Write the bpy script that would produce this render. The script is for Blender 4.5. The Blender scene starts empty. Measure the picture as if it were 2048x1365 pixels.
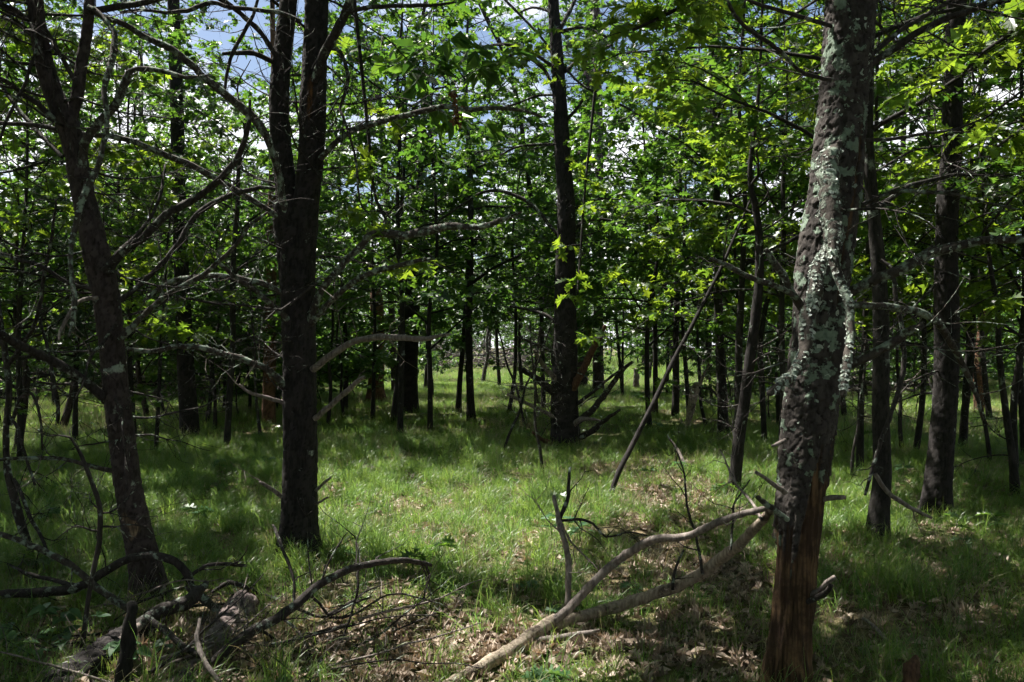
import bpy, math, random
import numpy as np

# ------------------------------------------------------------------ camera, sky, sun, exposure
SC = bpy.context.scene
F = 1595.0            # focal length in photo pixels (2048 wide)
HZ = 690.0            # horizon row
EYE = 1.6
cam_d = bpy.data.cameras.new('camera')
cam = bpy.data.objects.new('camera', cam_d)
SC.collection.objects.link(cam)
cam.location = (0, 0, EYE)
cam.rotation_euler = (math.radians(90), 0, 0)
cam_d.sensor_width = 36.0
cam_d.lens = F / 2048 * 36.0
cam_d.shift_y = 7.5 / 2048
cam_d.clip_start = 0.05
cam_d.clip_end = 2000
SC.camera = cam

SUN_AZ = -55.0         # degrees right of the view direction (+Y)
SUN_EL = 62.0
world = bpy.data.worlds.new('World')
SC.world = world
world.use_nodes = True
wn, wl = world.node_tree.nodes, world.node_tree.links
wn.clear()
w_out = wn.new('ShaderNodeOutputWorld')
w_bg = wn.new('ShaderNodeBackground')
w_sky = wn.new('ShaderNodeTexSky')
w_sky.sky_type = 'NISHITA'
w_sky.sun_disc = False
w_sky.sun_elevation = math.radians(SUN_EL)
w_sky.sun_rotation = math.radians(SUN_AZ)
w_sky.air_density = 1.0
w_sky.dust_density = 1.6
w_sky.ozone_density = 1.5
w_tc = wn.new('ShaderNodeTexCoord')
w_sep = wn.new('ShaderNodeSeparateXYZ')
wl.new(w_tc.outputs['Generated'], w_sep.inputs[0])
def w_math(op, a, b=None):
    m = wn.new('ShaderNodeMath'); m.operation = op
    for i, v in enumerate((a, b)):
        if v is None: continue
        if isinstance(v, (int, float)): m.inputs[i].default_value = v
        else: wl.new(v, m.inputs[i])
    return m.outputs[0]
w_h = w_math('ADD', w_math('MAXIMUM', w_sep.outputs['Z'], 0.0), 0.16)      # a flat layer of cumulus seen in perspective
w_cmb = wn.new('ShaderNodeCombineXYZ')
wl.new(w_math('DIVIDE', w_sep.outputs['X'], w_h), w_cmb.inputs[0]); wl.new(w_math('DIVIDE', w_sep.outputs['Y'], w_h), w_cmb.inputs[1])
w_no = wn.new('ShaderNodeTexNoise')
w_no.inputs['Scale'].default_value = 1.15
w_no.inputs['Detail'].default_value = 8
w_no.inputs['Roughness'].default_value = 0.55
w_cov = w_math('MULTIPLY', w_math('POWER', w_math('SUBTRACT', 1.0, w_math('MAXIMUM', w_sep.outputs['Z'], 0.0)), 3.0), 0.24)   # cloud flanks close up towards the horizon
w_rmp = wn.new('ShaderNodeValToRGB')
w_rmp.color_ramp.elements[0].position = 0.56
w_rmp.color_ramp.elements[1].position = 0.66
w_mix = wn.new('ShaderNodeMixRGB')
w_mix.inputs[2].default_value = (10.5, 10.7, 11.1, 1)
wl.new(w_cmb.outputs[0], w_no.inputs['Vector'])
wl.new(w_math('ADD', w_no.outputs['Fac'], w_cov), w_rmp.inputs['Fac'])
wl.new(w_rmp.outputs['Color'], w_mix.inputs[0])
wl.new(w_sky.outputs['Color'], w_mix.inputs[1])
wl.new(w_mix.outputs['Color'], w_bg.inputs['Color'])
wl.new(w_bg.outputs['Background'], w_out.inputs['Surface'])
w_bg.inputs['Strength'].default_value = 0.05

sun_d = bpy.data.lights.new('sun', 'SUN')
sun_d.energy = 5.0
sun_d.angle = math.radians(0.53)
sun_d.color = (1.0, 0.95, 0.86)
sun = bpy.data.objects.new('sun', sun_d)
SC.collection.objects.link(sun)
sun.location = (0, 0, 40)
sun.rotation_euler = (math.radians(90 - SUN_EL), 0, math.radians(180 - SUN_AZ))
SC.view_settings.view_transform = 'Standard'
SC.view_settings.look = 'None'
SC.view_settings.gamma = 1.0
SC.view_settings.use_curve_mapping = False
SC.view_settings.exposure = 1.6
cy = SC.cycles
cy.max_bounces = 6
cy.diffuse_bounces = 3
cy.glossy_bounces = 2
cy.transmission_bounces = 5
cy.transparent_max_bounces = 4
cy.sample_clamp_indirect = 5.0
cy.caustics_reflective = False
cy.caustics_refractive = False
cy.use_denoising = True
cy.use_adaptive_sampling = True
cy.adaptive_threshold = 0.025
cy.adaptive_min_samples = 16

# ------------------------------------------------------------------ helpers
COL = SC.collection
rng = np.random.default_rng(7)

def P(x, y, d):
    """photo pixel + distance along the view axis -> point in the place"""
    return np.array([(x - 1024.0) / F * d, d, EYE - (y - HZ) / F * d])

def gd(y):
    """distance of the flat ground seen at photo row y"""
    return EYE * F / (y - HZ)

def ground_z(x, y):
    x = np.asarray(x, float); y = np.asarray(y, float)
    return 0.035 * np.sin(0.9 * x + 0.3) * np.cos(0.7 * y + 1.1) + 0.02 * np.sin(2.3 * x - 1.7 * y) \
        + 0.012 * np.sin(4.1 * x + 3.3 * y)

def unit(v):
    v = np.asarray(v, float)
    return v / (np.linalg.norm(v, axis=-1, keepdims=True) + 1e-9)

class MB:
    """collects triangles and quads with float point attributes, then links ONE mesh object"""
    def __init__(self):
        self.v, self.t, self.q, self.a, self.n = [], [], [], {}, 0
    def add(self, v, tri=None, quad=None, **attrs):
        v = np.asarray(v, np.float32).reshape(-1, 3)
        if tri is not None and len(tri): self.t.append(np.asarray(tri, np.int64).reshape(-1, 3) + self.n)
        if quad is not None and len(quad): self.q.append(np.asarray(quad, np.int64).reshape(-1, 4) + self.n)
        for k in attrs:
            if k not in self.a: self.a[k] = [np.zeros(self.n, np.float32)] if self.n else []
        for k in self.a:
            val = attrs.get(k, 0.0)
            self.a[k].append(np.broadcast_to(np.asarray(val, np.float32), (len(v),)))
        self.v.append(v); self.n += len(v)
    def mesh(self, name, mat, off=(0, 0, 0), smooth=True):
        me = bpy.data.meshes.new(name)
        v = np.concatenate(self.v) - np.asarray(off, np.float32)
        t = np.concatenate(self.t) if self.t else np.zeros((0, 3), np.int64)
        q = np.concatenate(self.q) if self.q else np.zeros((0, 4), np.int64)
        me.vertices.add(len(v)); me.vertices.foreach_set('co', v.ravel())
        nl = len(t) * 3 + len(q) * 4
        me.loops.add(nl)
        me.loops.foreach_set('vertex_index', np.concatenate([t.ravel(), q.ravel()]).astype(np.int32))
        me.polygons.add(len(t) + len(q))
        st = np.concatenate([np.arange(len(t)) * 3, len(t) * 3 + np.arange(len(q)) * 4]).astype(np.int32)
        me.polygons.foreach_set('loop_start', st)
        me.polygons.foreach_set('use_smooth', np.full(len(t) + len(q), smooth))
        for k, l in self.a.items():
            at = me.attributes.new(k, 'FLOAT', 'POINT')
            at.data.foreach_set('value', np.concatenate(l).astype(np.float32))
        me.update(calc_edges=True); me.validate()
        if mat is not None: me.materials.append(mat)
        return me
    def build(self, name, mat, parent=None, off=(0, 0, 0), smooth=True, kind=None):
        o = bpy.data.objects.new(name, self.mesh(name, mat, off, smooth))
        COL.objects.link(o)
        if parent is not None: o.parent = parent
        if kind: o['kind'] = kind
        return o

def empty(name, loc, label, cat, group=None):
    o = bpy.data.objects.new(name, None)
    o.empty_display_size = 0.1
    COL.objects.link(o); o.location = [float(c) for c in loc]
    tag(o, label, cat, group)
    return o

def tag(o, label, cat, group=None):
    o['label'] = label; o['category'] = cat
    if group: o['group'] = group

def copy_tree(o, parent=None):
    c = o.copy(); COL.objects.link(c); c.parent = parent
    for ch in o.children: copy_tree(ch, c)
    return c

def spline(p, r, step):
    """Catmull-Rom through points p with radii r, resampled about every `step` metres"""
    p = np.asarray(p, float); r = np.asarray(r, float)
    pp = np.vstack([2 * p[0] - p[1], p, 2 * p[-1] - p[-2]])
    rr = np.concatenate([[r[0]], r, [r[-1]]])
    op, orr = [], []
    for i in range(1, len(pp) - 2):
        L = np.linalg.norm(pp[i + 1] - pp[i]); n = max(1, int(math.ceil(L / step)))
        t = (np.arange(n) / n)[:, None]
        a, b, c, d = pp[i - 1], pp[i], pp[i + 1], pp[i + 2]
        op.append(0.5 * ((2 * b) + (-a + c) * t + (2 * a - 5 * b + 4 * c - d) * t ** 2 + (-a + 3 * b - 3 * c + d) * t ** 3))
        orr.append((rr[i] + (rr[i + 1] - rr[i]) * t[:, 0]))
    op.append(pp[-2][None]); orr.append([rr[-2]])
    return np.vstack(op), np.concatenate(orr)

def frames(p):
    t = unit(np.gradient(p, axis=0))
    n = np.zeros_like(p)
    a = np.array([0., 1, 0]) if abs(t[0][1]) < 0.9 else np.array([1., 0, 0])
    n[0] = unit(a - t[0] * np.dot(a, t[0]))
    for i in range(1, len(p)):
        v = n[i - 1] - t[i] * np.dot(n[i - 1], t[i]); n[i] = v / (np.linalg.norm(v) + 1e-9)
    return t, n, np.cross(t, n)

def tube_faces(nr, s):
    i, j = np.meshgrid(np.arange(nr - 1), np.arange(s), indexing='ij')
    a = i * s + j; b = i * s + (j + 1) % s
    return np.stack([a, b, b + s, a + s], -1).reshape(-1, 4)

def add_tube(mb, p, r, segs=6, rough=0.0, rg=rng, cap0=False, cap1=True, **attrs):
    p = np.asarray(p, float); r = np.asarray(r, float)
    t, n, b = frames(p)
    th = np.arange(segs) * 2 * math.pi / segs
    rad = r[:, None] * np.ones((1, segs))
    if rough: rad = rad * (1 + rough * rg.standard_normal(rad.shape))
    v = p[:, None] + rad[..., None] * (np.cos(th)[None, :, None] * n[:, None] + np.sin(th)[None, :, None] * b[:, None])
    v = v.reshape(-1, 3)
    tri = []
    nr = len(p)
    if cap1:
        v = np.vstack([v, p[-1] + t[-1] * r[-1] * 0.6]); k = len(v) - 1
        tri += [[(nr - 1) * segs + j, (nr - 1) * segs + (j + 1) % segs, k] for j in range(segs)]
    if cap0:
        v = np.vstack([v, p[0] - t[0] * r[0] * 0.3]); k = len(v) - 1
        tri += [[(j + 1) % segs, j, k] for j in range(segs)]
    mb.add(v, tri, tube_faces(nr, segs), **attrs)

def hashf(a, b, s):
    h = np.sin(a * 127.1 + b * 311.7 + s * 74.7) * 43758.5453
    return h - np.floor(h)

def plates(u, v, nu, seed):
    """wrapped Voronoi: distance across a plate's edge, the plate's own random value, offset inside it"""
    iu, iv = np.floor(u), np.floor(v)
    f1 = np.full(u.shape, 9.); f2 = np.full(u.shape, 9.); idr = np.zeros(u.shape); dv1 = np.zeros(u.shape)
    for du in (-1, 0, 1):
        for dv in (-1, 0, 1):
            cu, cv = iu + du, iv + dv
            wu = np.mod(cu, nu)
            px = cu + 0.15 + 0.7 * hashf(wu, cv, seed); py = cv + 0.1 + 0.8 * hashf(wu, cv, seed + 3)
            dd = np.hypot(u - px, v - py)
            cl = dd < f1
            f2 = np.where(cl, f1, np.minimum(f2, dd))
            idr = np.where(cl, hashf(wu, cv, seed + 9), idr); dv1 = np.where(cl, v - py, dv1)
            f1 = np.where(cl, dd, f1)
    return f2 - f1, idr, dv1

def sm(a, b, x):
    t = np.clip((x - a) / (b - a), 0, 1); return t * t * (3 - 2 * t)

def vnoise(x, y, seed=0):
    ix, iy = np.floor(x), np.floor(y); fx, fy = x - ix, y - iy
    fx = fx * fx * (3 - 2 * fx); fy = fy * fy * (3 - 2 * fy)
    a = hashf(ix, iy, seed); b = hashf(ix + 1, iy, seed); c = hashf(ix, iy + 1, seed); d = hashf(ix + 1, iy + 1, seed)
    return (a * (1 - fx) + b * fx) * (1 - fy) + (c * (1 - fx) + d * fx) * fy

def add_trunk(mb, p, r, seed, cell=(0.03, 0.07), depth=0.008, segs=48, ds=0.016, flare=0.0, bare=None, top_coarse=7.0):
    """trunk with real bark plates standing proud of the cracks between them"""
    p, r = spline(p, r, 0.10)
    # resample fine where it can be seen, coarse high up
    L = np.concatenate([[0], np.cumsum(np.linalg.norm(np.diff(p, axis=0), axis=1))])
    zt = np.interp(top_coarse, p[:, 2], L) if p[-1, 2] > p[0, 2] else L[-1]
    zt = min(zt, L[-1])
    s = np.concatenate([np.arange(0, zt, ds), np.arange(zt, L[-1], 0.12), [L[-1]]])
    p = np.stack([np.interp(s, L, p[:, k]) for k in range(3)], -1); r = np.interp(s, L, r)
    t, n, b = frames(p)
    th = np.arange(segs) * 2 * math.pi / segs
    circ = 2 * math.pi * np.median(r)
    nu = max(5, int(round(circ / cell[0])))
    U = np.broadcast_to(th[None] / (2 * math.pi) * nu, (len(s), segs))
    V = np.broadcast_to(s[:, None] / cell[1], (len(s), segs))
    wob = vnoise(U * 1.7, V * 2.1, seed) - 0.5
    e, idr, dv = plates(np.mod(U + wob * 0.5, nu), V + wob * 0.35, nu, seed)
    up = sm(0.01, 0.09, e)
    disp = depth * (up * (0.55 + 0.6 * idr) - 0.9 - 0.25 * dv * up)
    disp = disp + depth * (0.45 * (vnoise(U * 3, V * 5, seed + 5) - 0.5) + 0.30 * (vnoise(U * 7, V * 12, seed + 6) - 0.5))
    lump = 1 + 0.05 * (vnoise(np.cos(th)[None] * 1.2 + 4 + 0 * V, s[:, None] * 2.2 + np.sin(th)[None] * 1.2, seed + 8) - 0.5) * 2
    br = np.zeros_like(disp)
    if bare is not None:
        br = bare(th, s, p)
        groove = (vnoise(U * 1.6, V * 0.3, seed + 20) - 0.5) * 0.016 + (vnoise(U * 4, V * 0.5, seed + 21) - 0.5) * 0.010 + (vnoise(U * 1.2, V * 1.6, seed + 22) - 0.5) * 0.006
        disp = disp * (1 - br) + br * (-0.016 + groove)
    if flare:
        fl = np.exp(-np.maximum(s, 0) / 0.20)[:, None] * flare * (1 + 0.6 * np.cos(th * 4 + seed))[None]
        disp = disp + fl * r[:, None]
    rad = r[:, None] * lump + disp
    v = p[:, None] + rad[..., None] * (np.cos(th)[None, :, None] * n[:, None] + np.sin(th)[None, :, None] * b[:, None])
    mb.add(v.reshape(-1, 3), None, tube_faces(len(s), segs), plate=(idr * up).ravel(), bare=br.ravel())
    return p, r

# ------------------------------------------------------------------ materials
def new_mat(name):
    m = bpy.data.materials.new(name); m.use_nodes = True
    m.node_tree.nodes.clear()
    nt = m.node_tree
    out = nt.nodes.new('ShaderNodeOutputMaterial')
    return m, nt.nodes, nt.links, out

def noise(N, L, vec, scale, detail=4, rough=0.55):
    n = N.new('ShaderNodeTexNoise'); n.inputs['Scale'].default_value = scale
    n.inputs['Detail'].default_value = detail; n.inputs['Roughness'].default_value = rough
    if vec is not None: L.new(vec, n.inputs['Vector'])
    return n.outputs['Fac']

def ramp(N, L, fac, a, b, ca=(0, 0, 0, 1), cb=(1, 1, 1, 1)):
    r = N.new('ShaderNodeValToRGB'); e = r.color_ramp.elements
    e[0].position, e[1].position, e[0].color, e[1].color = a, b, ca, cb
    L.new(fac, r.inputs['Fac']); return r.outputs['Color']

def mixc(N, L, fac, a, b):
    m = N.new('ShaderNodeMixRGB')
    for i, x in ((0, fac), (1, a), (2, b)):
        if isinstance(x, bpy.types.NodeSocket): L.new(x, m.inputs[i])
        elif i == 0: m.inputs[0].default_value = x
        else: m.inputs[i].default_value = (*x, 1)
    return m.outputs['Color']

def attr(N, name):
    a = N.new('ShaderNodeAttribute'); a.attribute_name = name; return a.outputs['Fac']

def bark_mat(name, dark, light, lichen=(0.5, 0.62), lichen_col=(0.30, 0.36, 0.30), lscale=9, wood=(0.26, 0.13, 0.05), rough=0.9, stretch=0.35):
    m, N, L, out = new_mat(name)
    tc = N.new('ShaderNodeTexCoord'); mp = N.new('ShaderNodeMapping')
    mp.inputs['Scale'].default_value = (1, 1, stretch)
    L.new(tc.outputs['Object'], mp.inputs['Vector'])
    ob = tc.outputs['Object']
    base = mixc(N, L, ramp(N, L, noise(N, L, mp.outputs['Vector'], 55, 6), 0.32, 0.7), dark, light)
    base = mixc(N, L, ramp(N, L, attr(N, 'plate'), 0.25, 1.0), base, mixc(N, L, 0.8, base, tuple(min(1, c * 1.35) for c in light)))
    # bare wood, streaked along the grain
    mw = N.new('ShaderNodeMapping'); mw.inputs['Scale'].default_value = (1, 1, 0.05); L.new(ob, mw.inputs['Vector'])
    wcol = mixc(N, L, ramp(N, L, noise(N, L, mw.outputs['Vector'], 60, 5), 0.36, 0.66), tuple(c * 0.12 for c in wood), wood)
    wcol = mixc(N, L, ramp(N, L, noise(N, L, ob, 7.0, 6, .62), 0.43, 0.56), wcol, mixc(N, L, 0.75, wcol, (0.035, 0.020, 0.014)))
    base = mixc(N, L, attr(N, 'bare'), base, wcol)
    # crusty pale lichen with its own outlines
    ln = noise(N, L, ob, lscale, 7, 0.62)
    lm = ramp(N, L, ln, lichen[0], lichen[1])
    inv = N.new('ShaderNodeMath'); inv.operation = 'SUBTRACT'; inv.inputs[0].default_value = 1; L.new(attr(N, 'bare'), inv.inputs[1])
    mu = N.new('ShaderNodeMath'); mu.operation = 'MULTIPLY'; L.new(lm, mu.inputs[0]); L.new(inv.outputs[0], mu.inputs[1])
    lc = mixc(N, L, noise(N, L, ob, 70, 3), tuple(c * 0.75 for c in lichen_col), tuple(min(1, c * 1.3) for c in lichen_col))
    base = mixc(N, L, mu.outputs[0], base, lc)
    bs = N.new('ShaderNodeBsdfPrincipled'); L.new(base, bs.inputs['Base Color'])
    bs.inputs['Roughness'].default_value = rough; bs.inputs['Specular IOR Level'].default_value = 0.25
    bm = N.new('ShaderNodeBump'); bm.inputs['Strength'].default_value = 0.7; bm.inputs['Distance'].default_value = 0.008
    ad = N.new('ShaderNodeMath'); ad.operation = 'ADD'
    L.new(noise(N, L, mp.outputs['Vector'], 80, 6, 0.65), ad.inputs[0]); L.new(mu.outputs[0], ad.inputs[1])
    L.new(ad.outputs[0], bm.inputs['Height']); L.new(bm.outputs['Normal'], bs.inputs['Normal'])
    L.new(bs.outputs[0], out.inputs['Surface'])
    return m

def leaf_mat(name, dark, light, trans, tfac=0.45, rough=0.42, use_attr=True, back=None):
    m, N, L, out = new_mat(name)
    if use_attr: f = attr(N, 'tint')
    else:
        oi = N.new('ShaderNodeObjectInfo'); f = oi.outputs['Random']
    if use_attr:      # sprays differ in age and colour
        tcn = N.new('ShaderNodeTexCoord'); nz = ramp(N, L, noise(N, L, tcn.outputs['Object'], 1.7, 3), 0.30, 0.70)
        av = N.new('ShaderNodeMath'); av.operation = 'MULTIPLY_ADD'; L.new(nz, av.inputs[0]); av.inputs[1].default_value = 0.9
        hv = N.new('ShaderNodeMath'); hv.operation = 'MULTIPLY_ADD'; L.new(f, hv.inputs[0]); hv.inputs[1].default_value = 0.9; hv.inputs[2].default_value = -0.40
        L.new(hv.outputs[0], av.inputs[2]); cl_ = N.new('ShaderNodeClamp'); L.new(av.outputs[0], cl_.inputs[0]); f = cl_.outputs[0]
    col = mixc(N, L, f, dark, light)
    tcol = mixc(N, L, f, (trans[0] * 0.55, trans[1] * 0.72, trans[2]), (min(1, trans[0] * 1.15), trans[1] * 1.08, trans[2]))
    bs = N.new('ShaderNodeBsdfPrincipled'); L.new(col, bs.inputs['Base Color'])
    bs.inputs['Roughness'].default_value = rough; bs.inputs['Specular IOR Level'].default_value = 0.5
    tr = N.new('ShaderNodeBsdfTranslucent'); L.new(tcol, tr.inputs['Color'])
    mx = N.new('ShaderNodeMixShader'); mx.inputs[0].default_value = tfac
    L.new(bs.outputs[0], mx.inputs[1]); L.new(tr.outputs[0], mx.inputs[2])
    L.new(mx.outputs[0], out.inputs['Surface'])
    return m

M_FLAKY = bark_mat('bark_flaky_reddish', (0.014, 0.0105, 0.010), (0.066, 0.052, 0.051), (0.62, 0.68), lscale=8, wood=(0.46, 0.33, 0.21))
M_DARK = bark_mat('bark_dark_pine', (0.0085, 0.0076, 0.0075), (0.031, 0.027, 0.0265), (0.66, 0.72), lscale=7)
M_LICH = bark_mat('bark_lichen_pine', (0.013, 0.0105, 0.010), (0.062, 0.054, 0.050), (0.555, 0.58), lichen_col=(0.18, 0.235, 0.18), lscale=11, wood=(0.185, 0.112, 0.060))
M_OAK = bark_mat('bark_oak', (0.010, 0.009, 0.0084), (0.034, 0.031, 0.028), (0.60, 0.70), lscale=6)
M_LIMB = bark_mat('bark_dead_limb', (0.015, 0.0125, 0.012), (0.058, 0.050, 0.046), (0.56, 0.66), lscale=14)
M_LIMBL = bark_mat('bark_lichen_limb', (0.028, 0.023, 0.020), (0.090, 0.078, 0.068), (0.50, 0.60), lichen_col=(0.25, 0.31, 0.25), lscale=18)
M_GREY = bark_mat('wood_weathered_grey', (0.085, 0.070, 0.065), (0.30, 0.26, 0.235), (0.66, 0.74), lscale=10, stretch=0.12)
M_PALE = bark_mat('wood_pale_barkless', (0.15, 0.118, 0.088), (0.42, 0.355, 0.28), (0.53, 0.57), lichen_col=(0.115, 0.088, 0.072), lscale=6, stretch=0.3)
M_RUST = bark_mat('bark_rust_snag', (0.040, 0.022, 0.015), (0.15, 0.082, 0.05), (0.7, 0.8))
M_WOODCHIP = bark_mat('wood_splintered_tan', (0.30, 0.17, 0.07), (0.60, 0.40, 0.20), (0.9, 0.95), stretch=0.1)
M_LOG = bark_mat('bark_log_purplish', (0.040, 0.030, 0.029), (0.20, 0.160, 0.155), (0.66, 0.74), lscale=9)
M_LICHEN = leaf_mat('lichen_flakes', (0.20, 0.25, 0.20), (0.46, 0.52, 0.45), (0.3, 0.36, 0.28), 0.12, 0.9)
M_LICHENW = leaf_mat('lichen_flakes_pale', (0.36, 0.42, 0.36), (0.70, 0.75, 0.70), (0.36, 0.42, 0.36), 0.12, 0.85)
M_LEAF = leaf_mat('oak_leaf_green', (0.016, 0.042, 0.010), (0.048, 0.108, 0.022), (0.165, 0.32, 0.026), 0.42, 0.36)
M_LEAFN = leaf_mat('oak_leaf_bright', (0.024, 0.058, 0.012), (0.070, 0.130, 0.022), (0.29, 0.42, 0.026), 0.50, 0.36)
M_LEAFF = leaf_mat('oak_leaf_far', (0.018, 0.046, 0.012), (0.050, 0.110, 0.025), (0.165, 0.32, 0.030), 0.40, 0.40)
M_NEEDLE = leaf_mat('pine_needles', (0.020, 0.046, 0.028), (0.050, 0.088, 0.050), (0.08, 0.14, 0.05), 0.25, 0.5)
M_BRAMBLE = leaf_mat('bramble_leaf', (0.04, 0.11, 0.045), (0.08, 0.17, 0.06), (0.16, 0.30, 0.06), 0.35, 0.45)
M_GRASS = leaf_mat('sedge_green', (0.046, 0.112, 0.024), (0.160, 0.248, 0.058), (0.31, 0.46, 0.075), 0.45, 0.36)
M_DRY = leaf_mat('sedge_dry', (0.24, 0.22, 0.12), (0.44, 0.40, 0.26), (0.35, 0.30, 0.14), 0.35, 0.6)
M_LITTER = leaf_mat('litter_leaf', (0.11, 0.070, 0.046), (0.55, 0.45, 0.36), (0.32, 0.21, 0.12), 0.2, 0.55, use_attr=False)
M_NEST = leaf_mat('dead_hanging_leaves', (0.10, 0.05, 0.025), (0.22, 0.11, 0.05), (0.20, 0.09, 0.03), 0.3, 0.7)

def ground_mat():
    m, N, L, out = new_mat('forest_floor')
    tc = N.new('ShaderNodeTexCoord'); ob = tc.outputs['Object']
    n1 = noise(N, L, ob, 0.35, 5); n2 = noise(N, L, ob, 22, 6); n3 = noise(N, L, ob, 3.0, 6)
    c = mixc(N, L, ramp(N, L, n2, 0.35, 0.68), (0.055, 0.038, 0.024), (0.21, 0.155, 0.10))
    g = mixc(N, L, ramp(N, L, n3, 0.35, 0.65), (0.045, 0.075, 0.018), (0.10, 0.13, 0.036))
    c = mixc(N, L, ramp(N, L, n1, 0.40, 0.55), c, mixc(N, L, 0.65, c, g))
    bs = N.new('ShaderNodeBsdfPrincipled'); L.new(c, bs.inputs['Base Color']); bs.inputs['Roughness'].default_value = 0.95
    bs.inputs['Specular IOR Level'].default_value = 0.2
    bm = N.new('ShaderNodeBump'); bm.inputs['Distance'].default_value = 0.03; bm.inputs['Strength'].default_value = 0.8
    L.new(n2, bm.inputs['Height']); L.new(bm.outputs[0], bs.inputs['Normal'])
    L.new(bs.outputs[0], out.inputs['Surface'])
    return m

# ------------------------------------------------------------------ the ground
def make_ground():
    ys = np.concatenate([np.arange(-12, 16, 0.4), np.arange(16, 60, 1.0), np.array([60, 70, 85, 110, 150, 220, 400])])
    xs = np.concatenate([[-400, -200, -100, -60], np.arange(-40, -12, 1.0), np.arange(-12, 12.01, 0.4), np.arange(13, 41, 1.0), [60, 100, 200, 400]])
    X, Y = np.meshgrid(xs, ys)
    Z = ground_z(X, Y)
    mb = MB(); nx = len(xs)
    i, j = np.meshgrid(np.arange(len(ys) - 1), np.arange(nx - 1), indexing='ij')
    a = i * nx + j
    mb.add(np.stack([X, Y, Z], -1).reshape(-1, 3), None, np.stack([a, a + 1, a + 1 + nx, a + nx], -1).reshape(-1, 4))
    o = mb.build('ground', ground_mat()); o['kind'] = 'structure'
make_ground()

# ------------------------------------------------------------------ leaves
def fan(outline):
    o = np.asarray(outline, float)
    n = len(o); c = np.array([[0.0, 0.42]])
    v2 = np.vstack([c, o])
    tri = [[0, 1 + i, 1 + (i + 1) % n] for i in range(n)]
    x, y = v2[:, 0], v2[:, 1]
    z = 0.28 * np.abs(x) - 0.22 * (y - 0.1) ** 2
    return np.stack([x, y, z], -1), np.array(tri)
_h0 = [(0.012, 0), (0.014, 0.10), (0.20, 0.16), (0.10, 0.27), (0.37, 0.37), (0.33, 0.44), (0.11, 0.47), (0.40, 0.68), (0.30, 0.70), (0.13, 0.68), (0.20, 0.89), (0.08, 0.86)]
_h1 = [(0.012, 0.02), (0.19, 0.17), (0.09, 0.28), (0.36, 0.42), (0.11, 0.50), (0.36, 0.72), (0.12, 0.74)]
_h2 = [(0.03, 0.05), (0.30, 0.30), (0.12, 0.48), (0.33, 0.72)]
def _full(h): return h + [(0, 1.0)] + [(-x, y) for x, y in reversed(h)]
LOD = [fan(_full(_h0)), fan(_full(_h1)), fan(_full(_h2)), (np.array([[0, 0, 0], [.27, .38, .08], [0, 1, -.15], [-.27, .38, .08], [0, .4, -.03]]), np.array([[0, 1, 4], [1, 2, 4], [2, 3, 4], [3, 0, 4]]))]
OVAL = fan([(0.01, 0), (0.22, 0.2), (0.31, 0.42), (0.24, 0.7), (0, 1.0), (-0.24, 0.7), (-0.31, 0.42), (-0.22, 0.2)])

def add_leaves(mb, pos, dr, up, size, lod, rg, shape=None):
    v, t = shape if shape is not None else LOD[lod]
    n = len(pos)
    if n == 0: return
    d = unit(dr); side = unit(np.cross(d, up)); nn = np.cross(side, d)
    size = np.asarray(size)[:, None, None]
    curl = 0.4 + 1.4 * rg.random(n)
    V = pos[:, None] + size * (v[None, :, 0:1] * side[:, None] + v[None, :, 1:2] * d[:, None] + v[None, :, 2:3] * curl[:, None, None] * nn[:, None])
    T = t[None] + (np.arange(n) * len(v))[:, None, None]
    tint = np.repeat(np.clip(rg.normal(0.45, 0.25, n), 0, 1), len(v))
    mb.add(V.reshape(-1, 3), T.reshape(-1, 3), None, tint=tint)

def whorls(ends, dirs, per, leaf, rg):
    """clusters of leaves spreading from twig ends"""
    n = len(ends)
    e = np.repeat(ends, per, 0); d = np.repeat(dirs, per, 0)
    az = rg.random(n * per) * 2 * math.pi
    rad = np.stack([np.cos(az), np.sin(az), rg.normal(-0.22, 0.38, n * per)], -1)
    dr = unit(0.55 * d + rad)
    up = unit(np.stack([rg.normal(0, .55, n * per), rg.normal(0, .55, n * per), np.ones(n * per)], -1))
    pos = e - d * (rg.random(n * per) * 0.12)[:, None] + dr * 0.015
    return pos, dr, up, leaf * rg.uniform(0.42, 1.18, n * per)

def grow_limb(p0, az, el, L, rg, n=6, bend=-0.25, wob=0.18):
    pts = [np.array(p0, float)]
    for i in range(n):
        d = np.array([math.cos(az) * math.cos(el), math.sin(az) * math.cos(el), math.sin(el)])
        pts.append(pts[-1] + d * L / n)
        az += rg.normal(0, wob); el += bend / n * 2 + rg.normal(0, wob * 0.7)
    return np.array(pts)

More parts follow.
